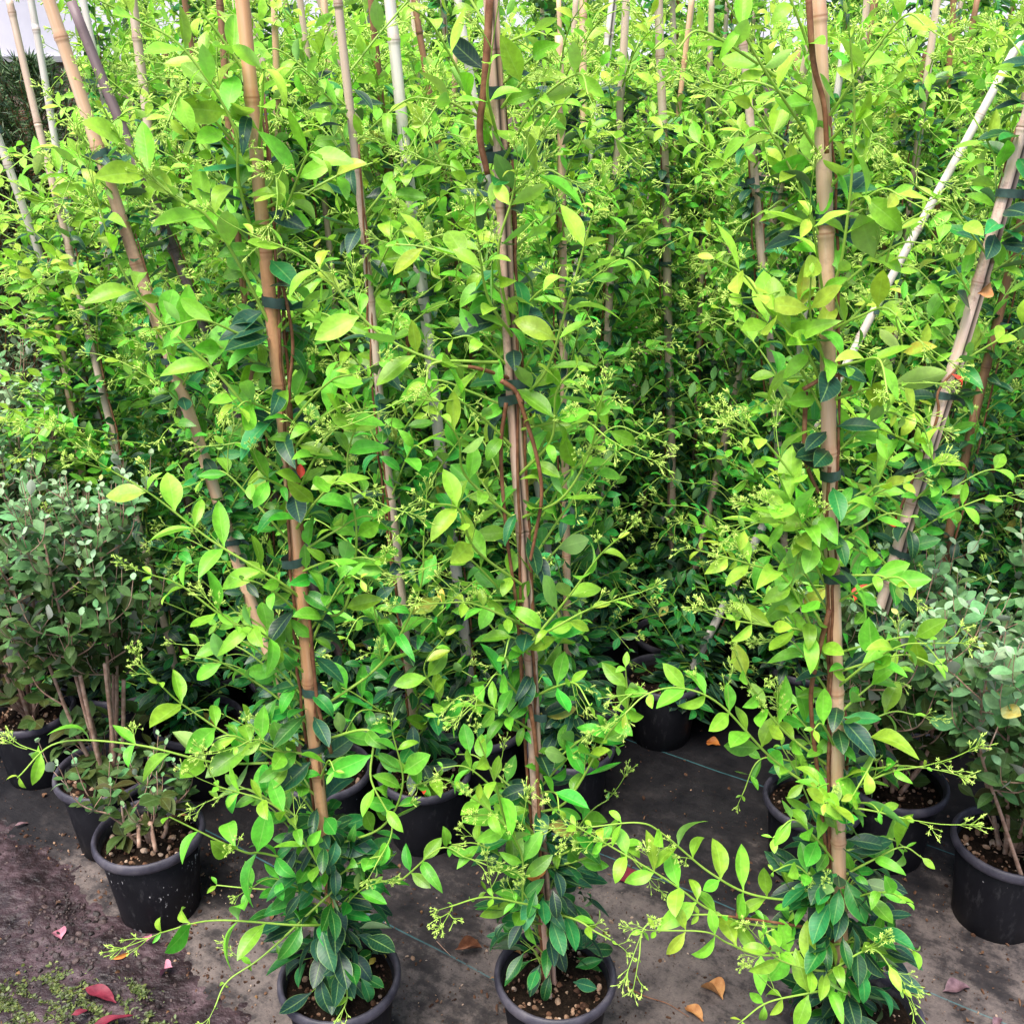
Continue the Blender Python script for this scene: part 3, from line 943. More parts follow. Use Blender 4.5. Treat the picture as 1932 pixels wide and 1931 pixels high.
# distance inside the mud outline: left of a ragged diagonal
c0 = G(430, 1932); c1 = G(0, 1560)
nn = np.array([c0[1] - c1[1], -(c0[0] - c1[0])]); nn = nn / np.linalg.norm(nn)
if nn @ (np.array([-1.0, 1.2]) - c0[:2]) < 0: nn = -nn
ins = (X - c0[0]) * nn[0] + (Y_ - c0[1]) * nn[1]
hh = .004 + np.minimum(ins, .09) * .16 + fbm(X, Y_, 3, 16) * .0035 + np.abs(fbm(X, Y_, 9, 70, 4)) * .0042 - .002
Z = hnoise(X, Y_) + .005 + hh
g = Geo(); i = np.arange(229)[:, None] * 300 + np.arange(299)[None, :]
q = np.stack([i, i + 1, i + 301, i + 300], -1).reshape(-1, 4)
keep = (hh.ravel()[q] > -.006).any(1); 
g.add(np.stack([X.ravel(), Y_.ravel(), Z.ravel()], 1), {4: q[keep]}, (0, 0, 0, 0))
mud_m = simple('mud', [(0.32, (.007, .004, .0045)), (0.48, (.026, .015, .018)), (0.60, (.060, .036, .043)), (0.8, (.13, .088, .098))], 14, 0.30, 45, 1.0, .010, 8, spec=.45, rough_var=.5)
o = obj('mud', g.mesh('mud', [mud_m])); o['kind'] = 'structure'

# crumbs, bark bits and grit lying about
r_ = np.random.default_rng(41)
T, Ms, S, D = [], [], [], []
for k in range(5200):
    u = r_.uniform(-60, 2000); v = r_.uniform(1330, 1960) if k % 3 else r_.uniform(1600, 1960)
    if k % 4 == 0: u = r_.uniform(-60, 480); v = r_.uniform(1560, 1960)
    p = G(u, v, .006)
    T.append(p); q_, _ = np.linalg.qr(r_.normal(size=(3, 3))); Ms.append(q_)
    s = r_.choice([.0011, .0019, .0032, .005], p=[.56, .30, .11, .03]); S.append((s * 1.3, s, s * .55)); 
    D.append((0, r_.choice([r_.uniform(0, .35), r_.uniform(0, 1)], p=[.6, .4])))
g = Geo(); g.inst(*ROCK, np.array(Ms), np.array(T), np.array(S), np.array(D))
o = obj('scattered_grit', g.mesh('scattered_grit', [M['grit']], False)); tag(o, 'bark crumbs and grit scattered over the black weed mat', 'grit', kind='stuff')

T, Ms, S, D = [], [], [], []
for k in range(2600):
    u = r_.uniform(-80, 430); v = r_.uniform(1600, 1970)
    if r_.random() > .5: u = r_.normal(190, 70); v = r_.normal(1760, 45)
    p = G(u, v, .022); dd = (p[0] - c0[0]) * nn[0] + (p[1] - c0[1]) * nn[1]
    if dd < .01: continue
    p[2] = .009 + min(dd, .09) * .16 + r_.uniform(-.003, .002)
    q_, _ = np.linalg.qr(r_.normal(size=(3, 3))); s = r_.choice([.0018, .003, .005, .0085], p=[.5, .3, .16, .04])
    T.append(p); Ms.append(q_); S.append((s * 1.2, s, s * .8)); D.append((0, r_.random()))
g = Geo(); g.inst(*ROCK, np.array(Ms), np.array(T), np.array(S), np.array(D))
clod_m = simple('clod', [(.2, (.010, .007, .007)), (.6, (.035, .024, .025)), (.9, (.09, .06, .055)), (1.0, (.3, .25, .23))], 60, .6, 120, .6, .003, useattr=True)
o = obj('clods', g.mesh('clods', [clod_m], False)); tag(o, 'dark crumbly clods of soil strewn over the mud at lower left', 'soil clods', kind='stuff')

# small brown leaf scraps
g = Geo(); T, D, NN, S = [], [], [], []
for k in range(150):
    u = r_.uniform(-40, 1980); v = r_.uniform(1380, 1960); p = G(u, v, .011)
    if u < 330 and v > 1600: p[2] += .014
    a = r_.random() * 6.28; T.append(p); D.append((math.cos(a), math.sin(a), r_.uniform(-.1, .4))); NN.append((r_.normal() * .4, r_.normal() * .4, 1)); S.append(r_.uniform(.008, .022))
rng = np.random.default_rng(8)
place_leaves(g, T, D, NN, S, np.zeros(150), [leaf_template(6, 5, .25, .9, 1.2, .8, .4, wave=.3), leaf_template(5, 3, .12, .8, .6, .6), leaf_template(6, 5, .32, .9, 2.0, .5, -.5, wave=.4)])
scr = simple('leaf_scrap', [(.2, (.03, .014, .008)), (.6, (.13, .06, .025)), (1.0, (.30, .17, .07))], 60, .7, 120, .5, .002, useattr=True)
o = obj('leaf_litter', g.mesh('leaf_litter', [scr])); tag(o, 'small brown scraps of leaf littering the weed mat', 'litter', kind='stuff')

# moss and seedlings in the near left corner
g = Geo(); T, D, NN, S, A = [], [], [], [], []
cen = [(40, 1880, 70), (110, 1860, 55), (180, 1905, 70), (60, 1925, 80), (245, 1870, 30), (20, 1900, 50), (300, 1925, 25)]
for k in range(6500):
    cu, cv, cr = cen[r_.integers(0, len(cen))]
    p = G(cu + r_.normal() * cr * .5, cv + r_.normal() * cr * .28, .026)
    if math.sin(p[0] * 61 + 2 * math.sin(p[1] * 47)) * math.sin(p[1] * 83 + p[0] * 20) < -.05 or math.sin(p[0] * 190) * math.sin(p[1] * 230) < -.45: continue
    T.append(p); a = r_.random() * 6.28; D.append((math.cos(a), math.sin(a), r_.uniform(.1, .9))); NN.append((r_.normal() * .5, r_.normal() * .5, 1)); S.append(r_.uniform(.004, .011)); A.append(r_.uniform(.05, 1.0))
rng = np.random.default_rng(2)
MOSS_L = [leaf_template(5, 3, .14, .9, .9, .3), leaf_template(5, 3, .3, .9, .5, .2)]
place_leaves(g, T, D, NN, S, A, MOSS_L)
moss_m = leaf_material('moss_leaf', [(0, (.17, .20, .05)), (.5, (.055, .08, .02)), (1, (.03, .03, .012))], trans=.2)
o = obj('moss', g.mesh('moss', [moss_m, M['green_stem']])); tag(o, 'moss and small seedlings growing on mud in the near left corner', 'moss', kind='stuff')

# ------------------------------------------------------------------ building wall at the back
def wall():
    root = obj('building_wall', None, None, (0, 6.3, 0)); tag(root, 'pale lavender panel wall above a brown brick base behind the plants', 'wall')
    g = Geo()
    def box(g, x0, x1, y0, y1, z0, z1, mi=0):
        v = [(x, y, z) for z in (z0, z1) for y in (y0, y1) for x in (x0, x1)]
        g.add(v, {4: [(0, 2, 3, 1), (4, 5, 7, 6), (0, 1, 5, 4), (2, 6, 7, 3), (0, 4, 6, 2), (1, 3, 7, 5)]}, (0, .5, 0, 0), mi)
    zb = P(100, 118, 6.3)[2]
    x = -7.0; 
    while x < 7: box(g, x + .003, x + 1.197, 0, .06, zb + .03, 3.4); x += 1.2
    obj('wall_panels', g.mesh('wall_panels', [simple('wall_paint', [(0.3, (.60, .58, .68)), (.7, (.72, .70, .78))], 2, .55, 30, .1, .002)], False), root)
    g = Geo(); box(g, -7, 7, -.03, .1, zb, zb + .03); obj('sill', g.mesh('sill', [simple('sill_grey', [(0.3, (.25, .25, .27)), (.7, (.35, .34, .36))], 4, .6)], False), root)
    g = Geo(); box(g, -7, 7, .015, .1, 0, zb)
    m, nt = mat('brick_base'); tc = N(nt, 'ShaderNodeTexCoord'); mp = N(nt, 'ShaderNodeMapping'); mp.inputs['Rotation'].default_value = (R(90), 0, 0); L(nt, tc.outputs['Object'], mp.inputs[0])
    br = N(nt, 'ShaderNodeTexBrick', ins={'Scale': 4.2, 'Color1': (.16, .10, .08, 1), 'Color2': (.22, .15, .12, 1), 'Mortar': (.16, .14, .13, 1), 'Mortar Size': .012}); L(nt, mp.outputs[0], br.inputs[0])
    pr = N(nt, 'ShaderNodeBsdfPrincipled', ins={'Roughness': .85}); L(nt, br.outputs[0], pr.inputs['Base Color']); out = N(nt, 'ShaderNodeOutputMaterial'); L(nt, pr.outputs[0], out.inputs[0])
    obj('brick_base', g.mesh('brick_base', [m], False), root)
    p = obj('wall_post', None)
    bpy.data.objects.remove(p)
    g = Geo(); a = P(8, 60, 5.9); box(g, -.05, .05, -.05, .05, 0, 3.2); 
    o = obj('wooden_post', g.mesh('wooden_post', [simple('post_wood', [(0.3, (.05, .045, .05)), (.7, (.12, .11, .11))], 6, .8, 60, .5, .003, vecscale=(8, 8, 1))], False), None, (a[0] - .03, 5.9, 0)); tag(o, 'dark grey upright post against the pale wall at the far left', 'post')
    o.rotation_euler = (0, R(-2.5), 0)
wall()

# ------------------------------------------------------------------ conifer
def conifer(x, y, h, w, seed, label):
    global rng
    rng = np.random.default_rng(seed)
    root = obj('conifer_shrub', None, None, (x, y, 0)); tag(root, label, 'conifer')
    g = Geo(); tube(g, [(0, 0, 0), (.01, 0, h * .5), (0, 0, h)], [.02, .014, .003], 7); obj('trunk', g.mesh('trunk', [M['brown_stem']]), root)
    g = Geo(); T, D, NN, S, A = [], [], [], [], []
    for i in range(620):
        f = rng.random() ** .8; z = .1 + f * (h - .1); a = rng.random() * 6.283; R_ = w * (1 - f) ** .6 * rng.uniform(.55, 1) + .05
        o = np.array([math.cos(a), math.sin(a), 0]); p0 = np.array([0, 0, z - R_ * .5]); p0[2] = max(.05, p0[2])
        e = o * R_ + np.array([0, 0, z + R_ * .25]); pth = spline([p0, p0 + o * R_ * .6, e], 6)
        tube(g, pth, [.0022], 3, (0, .5, 0, 0), 1, cap=False)
        for q in np.linspace(.35, 1, 16):
            p = np.array([np.interp(q, np.linspace(0, 1, len(pth)), pth[:, c]) for c in range(3)])
            for s_ in range(3):
                dd = nz(o * .6 + UP * .6 + rng.normal(size=3) * .6); T.append(p); D.append(dd); NN.append(rng.normal(size=3)); S.append(rng.uniform(.03, .06)); A.append(rng.random())
    place_leaves(g, T, D, NN, S, A, [leaf_template(4, 3, .055, .9, .4, .3)])
    m = leaf_material('conifer_needle', [(0, (.05, .12, .035)), (.5, (.02, .055, .025)), (1, (.01, .028, .016))], trans=.1)
    obj('foliage', g.mesh('foliage', [m, M['brown_stem']]), root)
a = P(75, 300, 4.55)
conifer(a[0], 4.55, P(40, 118, 4.55)[2], .70, 3, 'dark feathery conifer against the wall at the far left')
a = P(-140, 300, 4.1)
conifer(a[0], 4.1, 1.75, .60, 4, 'second dark conifer cut by the left edge behind the canes')

# ------------------------------------------------------------------ feijoa plants
FM = [M['feijoa'], M['grey_stem'], M['grey_stem']]
def feijoa(base, h, spread, nst, seed, label, lean=(0, 0), splash=False, pot_s=1.05, extra=(), age=0.0, skirt=24, cut=2, lf=1.0):
    global rng
    rng = np.random.default_rng(seed)
    base = np.array([base[0], base[1], 0.0])
    root = obj('potted_feijoa', None, None, base); root.empty_display_size = .1
    tag(root, label, 'potted plant', 'grey-leaved shrubs in pots')
    add_pot(root, 2, splash, s=pot_s)
    def branch(nm, pts, r, full_age):
        """one upright stem with side twigs and its leaves"""
        g = Geo(); T, D, NN, S, A = [], [], [], [], []
        path = spline(pts, 8); m = len(path)
        tube(g, path, np.linspace(r, r * .35, m), 7, (0, .5, 0, 0), 1)
        tw = [(path, .45)]
        L0 = np.linalg.norm(np.diff(path, axis=0), axis=1).sum()
        for k in range(int(12 * L0 / .7) + 2):
            q = rng.uniform(.42, .97); i = int(q * (m - 1)); p = path[i]
            a = rng.random() * 6.283; o = np.array([math.cos(a), math.sin(a) - .15, 0]); ln = rng.uniform(.08, .20) * (1.25 - q * .5)
            sub = spline([p, p + o * ln * .45 + UP * ln * .35, p + o * ln * .6 + UP * ln], 6)
            tube(g, sub, np.linspace(r * .38, .0008, len(sub)), 5, (0, .5, 0, 0), 1, cap=False); tw.append((sub, .12))
            for kk in range(2):
                i2 = int(rng.uniform(.35, .9) * (len(sub) - 1)); a2 = rng.random() * 6.283; o2 = np.array([math.cos(a2), math.sin(a2), .9])
                l2 = ln * .5; s2 = spline([sub[i2], sub[i2] + o2 * l2 * .5, sub[i2] + o2 * l2 * .7 + UP * l2 * .5], 4)
                tube(g, s2, [.0009], 4, (0, .5, 0, 0), 1, cap=False); tw.append((s2, .05))
        for pth, st in tw:
            sg = np.linalg.norm(np.diff(pth, axis=0), axis=1); s = np.concatenate([[0], np.cumsum(sg)]); n = max(3, int(s[-1] * (1 - st) / (.030 * lf))); u = s / s[-1]; Tn = nz(np.gradient(pth, axis=0))
            for i in range(n + 1):
                q = st + (1 - st) * i / n; p = np.array([np.interp(q, u, pth[:, c]) for c in range(3)]); t = nz(np.array([np.interp(q, u, Tn[:, c]) for c in range(3)]))
                hh = nz(np.cross(t, np.array([.3, -.8, .4]))); w = np.cross(hh, t); a = (i % 2) * 1.57 + rng.normal() * .25; pv = hh * math.cos(a) + w * math.sin(a)
                hz = (p[2] - .2) / (h)
                sz = lf * .040 * rng.uniform(.7, 1.2) * (1.12 - .42 * min(1, max(0, hz))) * (.55 if q > .93 else 1)
                for sgn in (1, -1):
                    if rng.random() < (.12 if hz > .45 else .4): continue
                    T.append(p); D.append(t * .75 + pv * sgn + rng.normal(size=3) * .12); NN.append(t * 1.0 - pv * sgn * .4 + np.array([0, -.25, .45]) + rng.normal(size=3) * .25); S.append(sz)
                    A.append(.85 - .75 * np.clip(hz, 0, 1) - (.25 if q > .85 and pth is not path else 0) + rng.normal() * .1 + age)
        place_leaves(g, T, D, NN, S, A, FH, 0)
        return obj(nm, g.mesh(nm, FM), root)
    for k in range(nst):
        a = 6.283 * k / nst + rng.random(); o = np.array([math.cos(a), math.sin(a), 0]); hh = h * rng.uniform(.78, 1.0)
        p0 = np.array([0, 0, .165]) + o * .012
        branch('branch', [p0, p0 + o * spread * .35 + UP * hh * .3, np.array([lean[0] * .6, lean[1] * .6, .17 + hh * .65]) + o * spread * .75, np.array([lean[0], lean[1], .17 + hh]) + o * spread * rng.uniform(.7, 1.2)], .0055, 0)
    for px, y0, y1 in extra:
        pts = [P(u, v, y0 + (y1 - y0) * i / (len(px) - 1)) - base for i, (u, v) in enumerate(px)]
        branch('branch', pts, .0045, 0)
    for k in range(cut):       # pruned bare stubs
        a = rng.random() * 6.283; o = np.array([math.cos(a) * .09, math.sin(a) * .05 - .03, 0]); g = Geo(); z1 = .17 + h * rng.uniform(.3, .5)
        tube(g, spline([(0, 0, .165), o * .6 + UP * (.17 + .1), o + UP * z1], 6), np.linspace(.0055, .0045, 13), 8, (0, .5, 0, 0), 0); obj('pruned_stem', g.mesh('pruned_stem', [M['grey_stem']]), root)
    g = Geo(); T, D, NN, S, A = [], [], [], [], []
    for k in range(skirt):
        a = rng.random() * 6.283; o = np.array([math.cos(a), math.sin(a), 0]); rr = rng.uniform(.02, .11); z = rng.uniform(.2, .36)
        p = o * rr + UP * z
        tube(g, [np.array([0, 0, .17]), p * .6 + UP * .08, p], [.0015, .0012, .0008], 4, (0, .5, 0, 0), 1, cap=False)
        for j in range(4):
            b = rng.random() * 6.283; T.append(p); D.append(o * .5 + np.array([math.cos(b), math.sin(b), rng.uniform(-.2, .6)])); NN.append(UP + o * .4 + rng.normal(size=3) * .3); S.append(.046 * rng.uniform(.8, 1.25)); A.append(rng.uniform(.45, .95) + age * .5)
    place_leaves(g, T, D, NN, S, A, FH); obj('lower_leaves', g.mesh('lower_leaves', FM), root)
    return root

def base_at(u, v, w=None):      # pot rim centre seen at (u, v)
    return G(u, v, .20)[:2]

TAKEN = []
def feij(u, v, *a, **k):
    b = base_at(u, v); TAKEN.append(b); return feijoa(b, *a, **k)
feij(55, 1335, .80, .10, 6, 101, 'grey-green shrub in black pot at the left edge, nearest the picture edge', pot_s=1.0, age=.12, lf=1.1)
feij(200, 1455, .74, .11, 6, 102, 'grey-green shrub behind the white-splashed pot, brown stems showing', cut=3, age=.12, lf=1.1)
f3 = feij(281, 1572, .13, .06, 2, 103, 'low olive-leaved shrub in black pot splashed with white, pale stones on its soil', splash=True, age=.3, skirt=7, cut=2)
feijoa(P(110, 1000, 2.5)[:2] * np.array([1, 1]), .86, .13, 6, 104, 'grey-green shrub deeper in the left clump, behind the front two'); TAKEN.append(P(110, 1000, 2.5)[:2])
feijoa(P(-60, 1000, 2.35)[:2], .86, .12, 5, 105, 'grey-green shrub cut off by the left edge of the picture'); TAKEN.append(P(-60, 1000, 2.35)[:2])
fr1 = feij(1905, 1590, .50, .13, 6, 106, 'grey-leaved shrub in black pot at the right edge with arching silvery twig', lean=(-.04, -.02), lf=1.3,
     extra=[([(1930, 1660), (1890, 1540), (1848, 1400), (1868, 1240)], 1.62, 1.48)], age=.15, cut=1)
feijoa((.875, 1.915), .58, .15, 7, 107, 'grey-leaved bushy shrub between the leaning cane and the right-hand grey shrub', lean=(-.11, -.08), age=.12, lf=1.3, cut=0); TAKEN.append(np.array([.875, 1.915]))
feijoa(P(2010, 1400, 2.1)[:2], .60, .12, 5, 108, 'grey-leaved shrub mostly outside the right edge', age=.1, lf=1.3); TAKEN.append(P(2010, 1400, 2.1)[:2])
o = dead_leaf('red', .03, (R(70), R(20), 0), f3, tuple(P(122, 1128, 2.0) - np.array([*TAKEN[2], 0]))); bpy.data.objects.remove(o)

# ------------------------------------------------------------------ the plants in the front row
A0, B0, C0 = base_at(640, 1835), base_at(1048, 1832), base_at(1622, 1905)
D0, E0, H0 = base_at(800, 1449), base_at(1075, 1400), base_at(1535, 1501)
TAKEN += [A0, B0, C0, D0, E0, H0]
J = dict(flowers=.55)
BIG = dict(size=.060, spacing=.05, flowers=.5)
front_plant(A0, P(455, 0, 1.37), [
    ([(500, 850), (415, 710), (287, 588), (220, 489), (176, 350)], 1.36, 1.30, dict(age0=.28, age1=.1, size=.058, flowers=.7)),
    ([(505, 620), (441, 481), (386, 404), (323, 368), (235, 276), (195, 205)], 1.36, 1.28, dict(size=.060, flowers=.7)),
    ([(480, 500), (452, 353), (441, 239), (349, 96), (257, 37), (184, 0)], 1.36, 1.27, dict(size=.062, flowers=.8)),
    ([(560, 1130), (522, 1094), (401, 1021), (290, 936), (210, 888)], 1.36, 1.30, dict(age0=.32, flowers=.8)),
    ([(570, 1230), (441, 1175), (342, 1105), (287, 1085)], 1.36, 1.29, BIG),
    ([(625, 1450), (520, 1440), (404, 1438), (257, 1405), (110, 1401), (33, 1467)], 1.37, 1.26, dict(age0=.42, age1=.2, brown=.25, size=.062, spacing=.055, flowers=.6)),
    ([(620, 1430), (471, 1405), (353, 1335), (300, 1290)], 1.36, 1.28, dict(age0=.4, age1=.2, size=.062, spacing=.055, flowers=.4)),
    ([(625, 1650), (500, 1610), (455, 1605), (320, 1541)], 1.35, 1.22, dict(age0=.5, age1=.28, size=.066, spacing=.058, flowers=.3)),
    ([(640, 1760), (560, 1745), (404, 1736), (300, 1760)], 1.34, 1.20, dict(age0=.6, age1=.25, size=.062, spacing=.055, flowers=.4)),
    ([(640, 1700), (500, 1800), (430, 1850), (405, 1900)], 1.33, 1.22, dict(age0=.5, age1=.2, size=.018, flowers=1.0)),
    ([(625, 1660), (603, 1633), (526, 1526), (408, 1482)], 1.35, 1.26, dict(age0=.45, flowers=.9, size=.045)),
    ([(650, 1700), (700, 1660), (752, 1662), (830, 1600), (880, 1618)], 1.36, 1.30, dict(age0=.6, age1=.3, flowers=.7)),
    ([(640, 1160), (651, 1146), (673, 1013), (655, 870), (690, 760)], 1.38, 1.34, dict(age0=.4, age1=.2)),
    ([(640, 1330), (720, 1250), (790, 1120), (800, 1010)], 1.38, 1.33, dict(age0=.5, age1=.3)),
    ([(630, 1400), (700, 1380), (700, 1470), (740, 1560), (705, 1640)], 1.36, 1.26, dict(age0=.45, age1=.28, size=.062)),
    ([(650, 1600), (720, 1560), (760, 1480), (740, 1380)], 1.36, 1.30, dict(age0=.5, age1=.3)),
    ([(655, 1760), (640, 1800), (655, 1880), (630, 1932)], 1.33, 1.25, dict(age0=.5, age1=.2, size=.02, flowers=.9)),
    ], 'star jasmine on orange bamboo cane, leftmost of the three plants in front', 'orange', .0098, .32, 1.72, 54, 11, length=(.08, .20),
    stems=[([(570, 1000), (560, 900), (545, 760), (552, 640), (525, 500)], 1.36, .0028), ([(625, 1420), (600, 1330), (588, 1210), (575, 1080)], 1.355, .0032)],
    ties=[(568, 1), (885, 1), (1055, -1), (1300, 1), (1410, -1)],
    dead=[(568, 888, 1.33, 'red', .022, (R(80), R(10), R(20)), 'small curled red dead leaf')], inner=48, bottom=2.4, az=(1.8, 6.6), pot_kind=0, size=.050)
front_plant(B0, P(925, 0, 1.37), [
    ([(945, 718), (900, 695), (820, 680), (710, 625), (588, 496), (467, 441)], 1.35, 1.25, dict(age0=.3, age1=.05, brown=.28, size=.055, flowers=.9)),
    ([(900, 695), (820, 685), (800, 730), (740, 765)], 1.32, 1.25, dict(size=.03, flowers=1.0, age0=.3)),
    ([(1000, 1240), (998, 1219), (1072, 1127), (1130, 1050), (1168, 1015)], 1.36, 1.26, dict(age0=.35, flowers=.8, size=.058)),
    ([(980, 1190), (955, 1164), (888, 1138), (830, 1138)], 1.35, 1.25, dict(flowers=1.0, size=.035)),
    ([(1000, 1210), (1028, 1194), (1110, 1150), (1201, 1120)], 1.35, 1.24, dict(flowers=1.0, size=.030)),
    ([(970, 1110), (896, 1035), (866, 962), (815, 950)], 1.35, 1.24, dict(flowers=1.0, size=.055)),
    ([(960, 990), (880, 900), (865, 830), (830, 780)], 1.35, 1.26, dict(flowers=.6, size=.055)),
    ([(1010, 1540), (1072, 1508), (1146, 1386), (1183, 1342), (1180, 1260)], 1.36, 1.28, dict(age0=.42, age1=.22, size=.055)),
    ([(1010, 1760), (988, 1728), (984, 1611), (936, 1541), (866, 1486)], 1.34, 1.24, dict(age0=.45, age1=.2, flowers=.6)),
    ([(1020, 1720), (999, 1706), (918, 1692), (848, 1710)], 1.33, 1.22, dict(age0=.5, age1=.15, size=.022, flowers=1.0)),
    ([(1030, 1740), (1090, 1736), (1120, 1755), (1153, 1773)], 1.33, 1.25, dict(age0=.5, size=.03, flowers=.9)),
    ([(1010, 1600), (960, 1560), (935, 1480), (905, 1400)], 1.35, 1.27, dict(age0=.4, flowers=.7)),
    ([(1030, 1650), (1100, 1620), (1160, 1590), (1210, 1640)], 1.35, 1.28, dict(age0=.5, age1=.3, flowers=.6)),
    ([(985, 760), (1030, 700), (1075, 560), (1120, 400)], 1.36, 1.25, dict(age0=.25, age1=.0, size=.058, flowers=.8)),
    ([(960, 620), (940, 480), (965, 380), (975, 330)], 1.33, 1.28, dict(age0=.2, age1=.05, size=.055)),
    ([(970, 640), (920, 560), (900, 440)], 1.34, 1.26, dict(age0=.25, age1=.05, size=.055)),
    ([(940, 320), (1010, 200), (1090, 140), (1110, 180)], 1.34, 1.24, dict(age0=.2, age1=.0, size=.04, flowers=1.0)),
    ([(935, 260), (920, 180), (925, 120)], 1.33, 1.28, dict(size=.05, age0=.2)),
    ([(990, 980), (1060, 940), (1110, 860), (1130, 780)], 1.36, 1.28, dict(age0=.32, age1=.15)),
    ([(980, 900), (1040, 830), (1050, 740), (1090, 690)], 1.36, 1.28, dict(age0=.3, age1=.1)),
    ], 'star jasmine on reddish split bamboo cane, middle of the three plants in front', 'pink', .0105, .30, 1.74, 56, 12, length=(.08, .20),
    stems=[([(955, 760), (945, 850), (955, 1000), (975, 1150), (985, 1300)], 1.355, .0030), ([(975, 740), (1010, 850), (1022, 930), (1012, 1000), (1000, 1060)], 1.33, .0030),
           ([(925, -10), (915, 150), (905, 250), (920, 330)], 1.335, .0050), ([(1000, 1330), (1012, 1420), (1018, 1560), (1022, 1700)], 1.345, .0035), ([(945, 718), (970, 735), (985, 760)], 1.33, .0036)],
    ties=[(172, -1), (292, -1), (720, 1), (750, -1), (1180, 1), (1345, 1)],
    dead=[(1022, 1640, 1.33, 'orange', .030, (R(60), R(30), R(10)), 'orange dead leaf'), (1008, 1655, 1.33, 'orange', .024, (R(40), R(-30), R(80)), 'orange dead leaf')], inner=40, bottom=1.6, az=(2.3, 7.2), pot_kind=2, size=.048, split=True)
